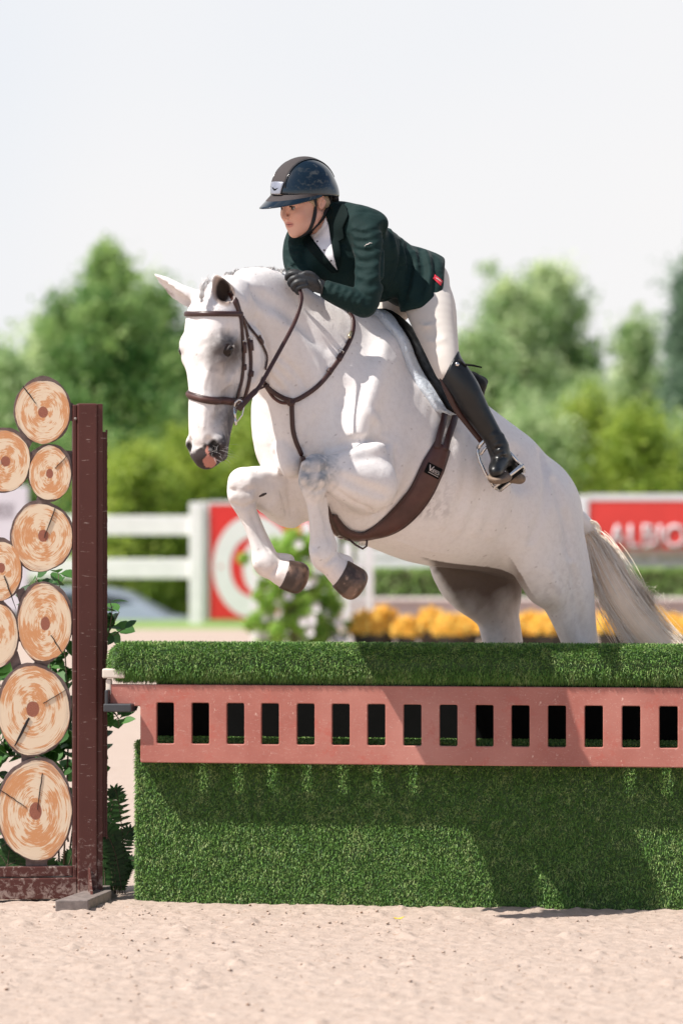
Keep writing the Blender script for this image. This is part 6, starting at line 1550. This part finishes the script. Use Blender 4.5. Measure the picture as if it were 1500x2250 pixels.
    for a in (((894, 530), (900, 590), (888, 656)), ((922, 546), (930, 600), (918, 660)), ((954, 560), (958, 600), (952, 640))): R_(a, 6, 3.2, 8, 'sub')
    R_([(846, 490), (842, 540), (840, 600), (842, 650)], 6, 4, 6, 'sub'); R_([(852, 470), (800, 462), (764, 466)], 4, 1.5, 4, 'sub'); R_([(878, 514), (880, 560), (866, 616), (846, 650)], 4, 2.5, 4, 'sub')
    F.plane((713, 622, -270), (-.92, -.36, 0), (690, 595, -320), (730, 660, -236), 2)
    return F
JF = jacket(); jk, JV, JQ = skin_obj(JF, 'jacket', M_jacket, person, 2)
JBVH = BVHTree.FromPolygons([Vector(p) for p in PN(JV)], [tuple(q) for q in JQ.tolist()])
def breeches():
    F = Field(axis((770, 1020, 3.4)), axis((540, 850, 3.4)), axis((-240, 160, 4)))
    legs(F, 2)
    F.chain([(906, 690, -84, 2.5), (930, 715, -168, 3), (958, 712, -172, 2.2)], 8, 42, 4); F.chain([(920, 735, -120, 2.5), (945, 752, -186, 3), (975, 745, -190, 2)], 8, 42, 4)
    F.chain([(990, 600, -70, 2), (998, 680, -120, 2), (1000, 770, -170, 2)], 4, 42, 4, 'sub'); return F
br, BV_, BQ_ = skin_obj(breeches(), 'breeches', M_breech, person, 6)
# boots
def boot():
    F = Field(axis((940, 1170, 3)), axis((766, 1086, 3)), axis((-250, -70, 3.4)))
    F.chain([(974, 780, -170, 36), (984, 800, -178, 33)] + BOOT[1:], 10, 42, 4); F.plane((985, 806, -180), (-.865, -.505, 0), (900, 740, -300), (1012, 860, 0), 3)
    F.chain([(1094, 980, -156, 22), (1098, 1003, -152, 21), (1096, 1018, -166, 20), (1090, 1030, -190, 18), (1088, 1036, -206, 14)], 9, 42, 4)
    F.chain([(1102, 1004, -148, 20), (1122, 1022, -126, 18), (1130, 1034, -118, 15)], 9, 42, 4)
    for i, (v_, r_) in enumerate(((958, 25), (968, 24.5), (978, 24), (990, 23), (1000, 22))): F.chain([(1072 + (v_ - 958) * .45, v_ + 6, -176, 4), (1086 + (v_ - 958) * .4, v_ - 2, -184, 4), (1104 + (v_ - 958) * .2, v_ - 2, -166, 4)], 6, 42, 3)
    F.plane((975, 826, -180), (-.72, -.70, 0), (930, 760, -260), (996, 850, -70), 4) if False else None
    return F
M_boot = lpat('black_boot_leather', (.004, .0045, .005), .36, 300)
skin_obj(boot(), 'boot', M_boot, person, 3)
F = Field(axis((1050, 1170, 2.4)), axis((1000, 1090, 2.4)), axis((-240, -80, 3)))
F.chain([(1086, 1050, -206, 13, 20), (1094, 1050, -180, 14, 26), (1108, 1048, -150, 12, 22)], 5, 42, 4); F.chain([(1126, 1050, -128, 12, 20), (1140, 1052, -112, 12, 18)], 4, 42, 3)
F.plane((1090, 1038, -180), (.12, -1, -.35), (1040, 990, -260), (1180, 1100, -60), 3)
skin_obj(F, 'boot_sole', plain('worn_sole', (.17, .12, .085), .7, 40, .4), person, 1)
# far boot, on the other side of the horse
F = Field(axis((720, 1000, 5)), axis((720, 1090, 5)), axis((60, 380, 5)))
F.chain([(800, 770, 100, 36), (830, 830, 180, 38), (870, 900, 235, 34), (905, 965, 250, 26), (918, 1000, 250, 24), (900, 1035, 210, 22)], 10, 42, 4); skin_obj(F, 'boot', M_boot, person, 1)
m = MB(); m.tube([P(1006, 790, -200), P(1015, 798, -200), P(1022, 806, -196)], .005, 6); m.tube([P(1018, 800, -190), P(1040, 803, -186), P(1058, 807, -182)], [.0042, .0042, .003], 6); m.build('spur_strap', M_blk, person)
m = MB(); h = P(1004, 800, -211); m.tube([h, h + Vector((.001, -.004, 0))], [.0075, .0065], 14); m.build('snap', M_steel, person)
# gloved hands
def hand(parts, name, box):
    F = Field(axis((box[0], box[1], 1.5)), axis((box[2], box[3], 1.5)), axis((box[4], box[5], 1.7)))
    for (N, k) in parts: F.chain(N, k, 42, 4)
    return skin_obj(F, name, M_glove, person, 1)
t = NT('black_glove'); g = t.obj(); t.set(Base_Color=t.ramp(t.noise(g, 60, 4), [(.3, (.014, .015, .016)), (.7, (.032, .033, .035))]), Roughness=.5); t.bump(t.noise(g, 150, 4), .4, .003); M_glove = t.m
W_ = -292
hand([([(710, 632, -272, 15), (696, 626, -276, 16), (680, 617, -284, 16.5, 15), (668, 612, -288, 15, 13)], 4),
      ([(668, 602, W_ + 8, 6.8), (652, 600, W_ + 2, 6.6), (640, 600, W_ + 2, 6.2), (631, 605, W_ + 6, 5.6), (630, 612, W_ + 10, 5.0)], 1.8),
      ([(667, 610, W_ - 3, 7.0), (652, 609, W_ - 9, 6.9), (642, 612, W_ - 9, 6.4), (636, 619, W_ - 5, 5.8), (638, 626, W_, 5.2)], 1.8),
      ([(668, 619, W_ - 8, 6.9), (656, 619, W_ - 13, 6.8), (647, 623, W_ - 12, 6.2), (643, 630, W_ - 8, 5.7), (646, 636, W_ - 2, 5.2)], 1.8),
      ([(672, 627, W_ - 8, 6.2), (662, 629, W_ - 12, 6.0), (654, 633, W_ - 11, 5.5), (651, 639, W_ - 6, 5.0), (655, 644, W_, 4.6)], 1.8),
      ([(696, 614, W_ + 8, 7.5), (684, 603, W_ + 2, 7.0), (672, 600, W_ - 2, 6.2), (662, 604, W_ - 4, 5.4)], 2.5)], 'glove', (620, 726, 584, 656, -330, -244))
hand([([(655, 614, -232, 14), (650, 608, -240, 14), (646, 604, -248, 13)], 4), ([(650, 598, -246, 6), (640, 597, -254, 6), (633, 601, -258, 5.5), (631, 607, -256, 5)], 1.8), ([(648, 604, -250, 6), (637, 604, -260, 6), (631, 610, -262, 5.5), (634, 616, -260, 5)], 1.8),
      ([(650, 612, -250, 6), (640, 614, -260, 5.8), (636, 620, -262, 5.2), (640, 625, -258, 4.8)], 1.8), ([(654, 619, -248, 5.5), (645, 623, -256, 5.2), (643, 629, -256, 4.8)], 1.8), ([(660, 603, -244, 6), (654, 597, -254, 5.6), (648, 597, -262, 5)], 2)], 'glove', (616, 680, 582, 644, -282, -212))
m = MB(); m.tube([P(700, 604 + 10, -294), P(708, 628, -296), P(706, 646, -288)], [.004, .0045, .004], 6); m.build('glove_cuff', M_glove, person)
# patches of cloth laid on the body
def patch(name, poly, mat, lift, thick, bvh, parent=None, cuts=6):
    bm = bmesh.new(); f = bm.faces.new([bm.verts.new((u, v, 0)) for u, v in poly]); bmesh.ops.triangulate(bm, faces=[f])
    for _ in range(cuts):
        le = [e for e in bm.edges if e.calc_length() > 5]
        if not le: break
        bmesh.ops.subdivide_edges(bm, edges=le, cuts=1); bmesh.ops.triangulate(bm, faces=bm.faces)
    last = None
    for v in bm.verts:
        h, nn = hit(v.co.x, v.co.y, bvh); 
        if h is None:
            h = P(v.co.x, v.co.y, last if last is not None else -200); nn = Vector((0, -1, 0))
        else: last = (h.y - YH) * S0
        v.co = h + (CAMP - h).normalized() * lift
    for _ in range(3): bmesh.ops.smooth_vert(bm, verts=[v for v in bm.verts if not v.is_boundary], factor=.5, use_axis_x=True, use_axis_y=True, use_axis_z=True)
    bmesh.ops.recalc_face_normals(bm, faces=bm.faces)
    if sum((f.normal.dot(CAMP - f.calc_center_median()) for f in bm.faces)) < 0: bmesh.ops.reverse_faces(bm, faces=bm.faces)
    o = bm_obj(name, bm, mat, parent or person, smooth=True); s = o.modifiers.new('solid', 'SOLIDIFY'); s.thickness = thick; s.offset = -1; return o
M_shirt = plain('white_shirt', (.72, .70, .72), .7, 30, .05, bump=.3)
# merged target: jacket + body
def merged(*vs):
    V = []; F = []; o = 0
    for (v, q) in vs: V += [Vector(p) for p in PN(v)]; F += [tuple(i + o for i in f) for f in q.tolist()]; o += len(v)
    return BVHTree.FromPolygons(V, F)
JB = merged((JV, JQ), (PBV, PBQ))
F = Field(axis((660, 750, 2)), axis((455, 560, 2)), axis((-240, -60, 2.4)))
F.chain([K(-32, 60, 4) + (33, 40), K(-44, 76, 5) + (38, 46), K(-56, 94, 5) + (44, 54)], 4, 40, 3); F.plane(K(-20, 60, 0), tuple(-HDv * .85 + HFv * .5), (640, 440, -260), (760, 580, 0), 2)
skin_obj(F, 'shirt_collar', M_shirt, person, 1)
patch('shirt_front', [(681, 516), (694, 512), (706, 498), (715, 478), (721, 492), (726, 525), (733, 562), (741, 594), (724, 576), (704, 549), (690, 530)], M_shirt, .011, .002, JB)
patch('lapel', [(716, 474), (722, 458), (735, 447), (752, 446), (760, 452), (764, 470), (752, 500), (756, 524), (745, 530), (750, 560), (743, 600), (734, 562), (727, 525), (721, 492)], M_lapel, .0155, .004, JB)
patch('lapel', [(681, 516), (692, 532), (706, 551), (725, 577), (742, 598), (728, 600), (700, 574), (676, 548), (668, 530), (672, 520)], M_lapel, .0155, .004, JB)
for (u, v) in ((697, 530), (712, 549), (727, 572)):
    h, nn = hit(u, v, JB); m = MB(); h = h + (CAMP - h).normalized() * .013; m.tube([h, h + Vector((0, -.002, 0))], [.0036, .003], 12); m.build('button', plain('dark_button', (.05, .045, .045), .3), person)
# red hem tag and white sleeve mark
patch('hem_tag', [(955, 602), (973, 617), (968, 627), (951, 611)], plain('tag_red', (.50, .02, .04), .5), .006, .0015, JB, None, 3)
h, nn = hit(960, 613, JB)
if h is not None:
    m = MB(); q0, q1 = P(957, 608, 0), P(968, 618, 0); dd = (h.y)
    m.tube([at(957 + 11 * f + 1.2 * math.sin(f * 22), 609 + 9.5 * f + 1.2 * math.cos(f * 26), h.y - .0075) for f in np.linspace(0, 1, 24)], .0011, 5); m.build('tag_print', M_print, person)
pts = [(801, 542), (804, 539), (806, 538), (807.5, 538.4), (809, 537.6), (811, 535.6), (814, 534.8), (817, 535.2)]
pos, nr = path_on(pts, 3, .004, JBVH); m = MB(); m.tube(pos, [.0006 + .0010 * math.sin(math.pi * i / (len(pos) - 1)) for i in range(len(pos))], 6); m.build('sleeve_mark', M_print, person)
# hair net at the temple and behind the ear
M_net = plain('blond_hair_net', (.46, .33, .21), .7, 300, .35, bump=.8, bdist=.003)
F = Field(axis((680, 735, 1.6)), axis((405, 470, 1.6)), axis((-240, -100, 2)))
F.chain([K(-2, -10, 36) + (12, 12), K(-16, 0, 38) + (14, 11), K(-24, 10, 32) + (13, 12)], 4, 40, 3); skin_obj(F, 'hair', M_net, person, 1)
F = Field(axis((640, 715, 1.6)), axis((400, 470, 1.6)), axis((-240, -100, 2)))
F.chain([K(28, -14, 37) + (6, 5), K(16, -6, 40) + (6, 5), K(12, 4, 41) + (4, 3)], 3, 40, 3); skin_obj(F, 'hair', M_net, person, 1)
F = Field(axis((680, 725, 1.3)), axis((420, 466, 1.3)), axis((-240, -130, 1.6)))
F.chain([K(-6, -6, 47) + (4.5,), K(-12, 2, 48) + (3.5,), K(-8, 10, 46) + (4,), K(-2, 14, 43) + (4,), K(0, 4, 44) + (4.5,)], 2, 40, 4); skin_obj(F, 'ear', M_skin, person, 1, lambda V: np.tile(np.array([(.62, .34, .26)]), (len(V), 1)))
# helmet
def shellfield():
    F = Field(axis((560, 760, 1.9)), axis((330, 480, 1.9)), axis((-290, -20, 2.3)))
    F.ell(K(2, -24), (80, 76, 63), HM, 4); F.ell(K(-30, -4), (50, 46, 52), HM, 12)
    n = HDv * .985 + HFv * .17; F.plane(K(0, -11), tuple(n), (540, 320, -300), (780, 500, 0), 3) if False else None
    # rim: front high over the brow, back low over the nape
    F.plane(K(30, -22), tuple(HDv * .96 - HFv * -.28), (540, 320, -300), (780, 500, 0), 3)
    F.plane(K(-30, 14), tuple(HDv * .90 + HFv * .44), (540, 320, -300), (780, 500, 0), 3); return F
F = shellfield(); V, Q = F.skin(1); cen = V[Q].mean(1); Lc = (cen - HO) @ np.stack([HFv, HDv, HLv], 1)
helmet = empty('helmet', P(*K(0, -30))); helmet.parent = person; helmet.matrix_parent_inverse = par_inv(person)
t = NT('helmet_gloss'); t.set(Base_Color=(.0045, .012, .020, 1), Roughness=.035); t.b.inputs['Coat Weight'].default_value = .3; t.b.inputs['Coat Roughness'].default_value = .02; t.b.inputs['IOR'].default_value = 1.55; M_gloss = t.m
M_matte = plain('helmet_suede', (.040, .031, .031), .8, 200, .15, bump=.3)
put('shell', mesh_np('shell', PN(V), Q), M_gloss, helmet, True)
def dome_patch(name, l0, l1, a0, a1, mat, k=1.012, thick=.0018, na=40, nl=10, edge=None):
    V = []; F = []
    for i in range(na + 1):
        for j in range(nl + 1):
            a = a0 + (a1 - a0) * i / na; l = l0 + (l1 - l0) * j / nl
            if edge: l *= edge(i / na)
            c = math.sqrt(max(0, 1 - (l / 63) ** 2)); V.append(tuple(P(*K(2 + 80 * k * c * math.cos(a), -24 - 76 * k * c * math.sin(a), l * k))))
    for i in range(na):
        for j in range(nl): q = i * (nl + 1) + j; F.append((q, q + 1, q + nl + 2, q + nl + 1))
    o = put(name, mesh_np(name, np.array(V), F), mat, helmet, True); m = o.modifiers.new('solid', 'SOLIDIFY'); m.thickness = thick; m.offset = 0; return o
dome_patch('stripe', -23, 23, .52, 2.95, M_matte)
for sg in (1, -1): dome_patch('trim', 22.5 * sg, 24.5 * sg, .40, 2.95, plain('trim_gloss', (.01, .012, .015), .15), 1.018, .002, 40, 2)
M_badge = plain('badge_silver', (.36, .37, .42), .35, 60, .1, metallic=.6)
dome_patch('badge', -21, 21, .20, .56, M_badge, 1.03, .003, 12, 10, lambda f: .72 + .28 * f)
F = Field(axis((570, 640, 1.4)), axis((370, 430, 1.4)), axis((-300, -170, 2))); F.chain([K(78, -54, -10) + (1.6,), K(80, -49, 0) + (2.6,), K(77, -53, 11) + (1.6,)], 1, 40, 4); skin_obj(F, 'badge_slot', M_black, helmet, 1)
# brim: curved peak, matte above, glossy edge
def brim():
    V = []; F = []; na, nr_ = 40, 8
    for top in (0, 1):
        for i in range(na + 1):
            a = -1.62 + 3.24 * i / na
            for j in range(nr_ + 1):
                q = j / nr_; ext = max(0, math.cos(a)) ** .8 * 44 + 5
                f = (72 + ext * q) * math.cos(a * .98) + 4 if abs(a) < 3 else 0; l = (60 + ext * q * .10) * math.sin(a) * 1.03
                d = -34 + 17 * q * max(0, math.cos(a)) + 10 * (1 - math.cos(a)) * .2 + 7 * (l / 62) ** 2 * q - (3.2 * (1 - .6 * q) if top else 0) + 12 * (1 - max(0, math.cos(a)))
                V.append(tuple(P(*K(f, d, l))))
    n1 = (na + 1) * (nr_ + 1)
    for top in (0, 1):
        for i in range(na):
            for j in range(nr_):
                a = top * n1 + i * (nr_ + 1) + j; q = (a, a + 1, a + nr_ + 2, a + nr_ + 1); F.append(q if top else q[::-1])
    for i in range(na):
        a = i * (nr_ + 1) + nr_; F.append((a, a + nr_ + 1, a + nr_ + 1 + n1, a + n1))
    mi = [1 if (k % nr_) < 4 and k >= na * nr_ and k < 2 * na * nr_ else 0 for k in range(len(F))]
    me = mesh_np('brim', np.array(V), F, mi); o = put('brim', me, [M_gloss, M_matte], helmet, True)
    bm = bmesh.new(); bm.from_mesh(me); bmesh.ops.recalc_face_normals(bm, faces=bm.faces); bm.to_mesh(me); bm.free()
brim()
HB = merged((PBV, PBQ))
def hstrap(px, w):
    pos, nr = path_on(px, 6, .002, HB); m = MB(); ribbon(m, pos, nr, w, .004); m.build('chin_strap', M_strap, helmet)
M_strap = plain('black_webbing', (.012, .012, .014), .7, 200, .2, bump=.4)
hstrap([(690, 424), (692, 448), (691, 470), (685, 492), (676, 507), (660, 518)], .013); hstrap([(727, 430), (722, 452), (711, 474), (697, 492), (682, 506), (668, 517)], .013)
hstrap([(664, 517), (674, 514), (684, 505)], .018)
F = Field(axis((690, 745, 2)), axis((400, 470, 2)), axis((-230, -40, 2.4))); F.chain([K(-50, 4, 42) + (8, 8), K(-62, 12, 26) + (9, 9), K(-66, 14, 0) + (9, 9), K(-60, 10, -26) + (9, 9)], 3, 40, 4); skin_obj(F, 'nape_strap', M_strap, helmet, 1)
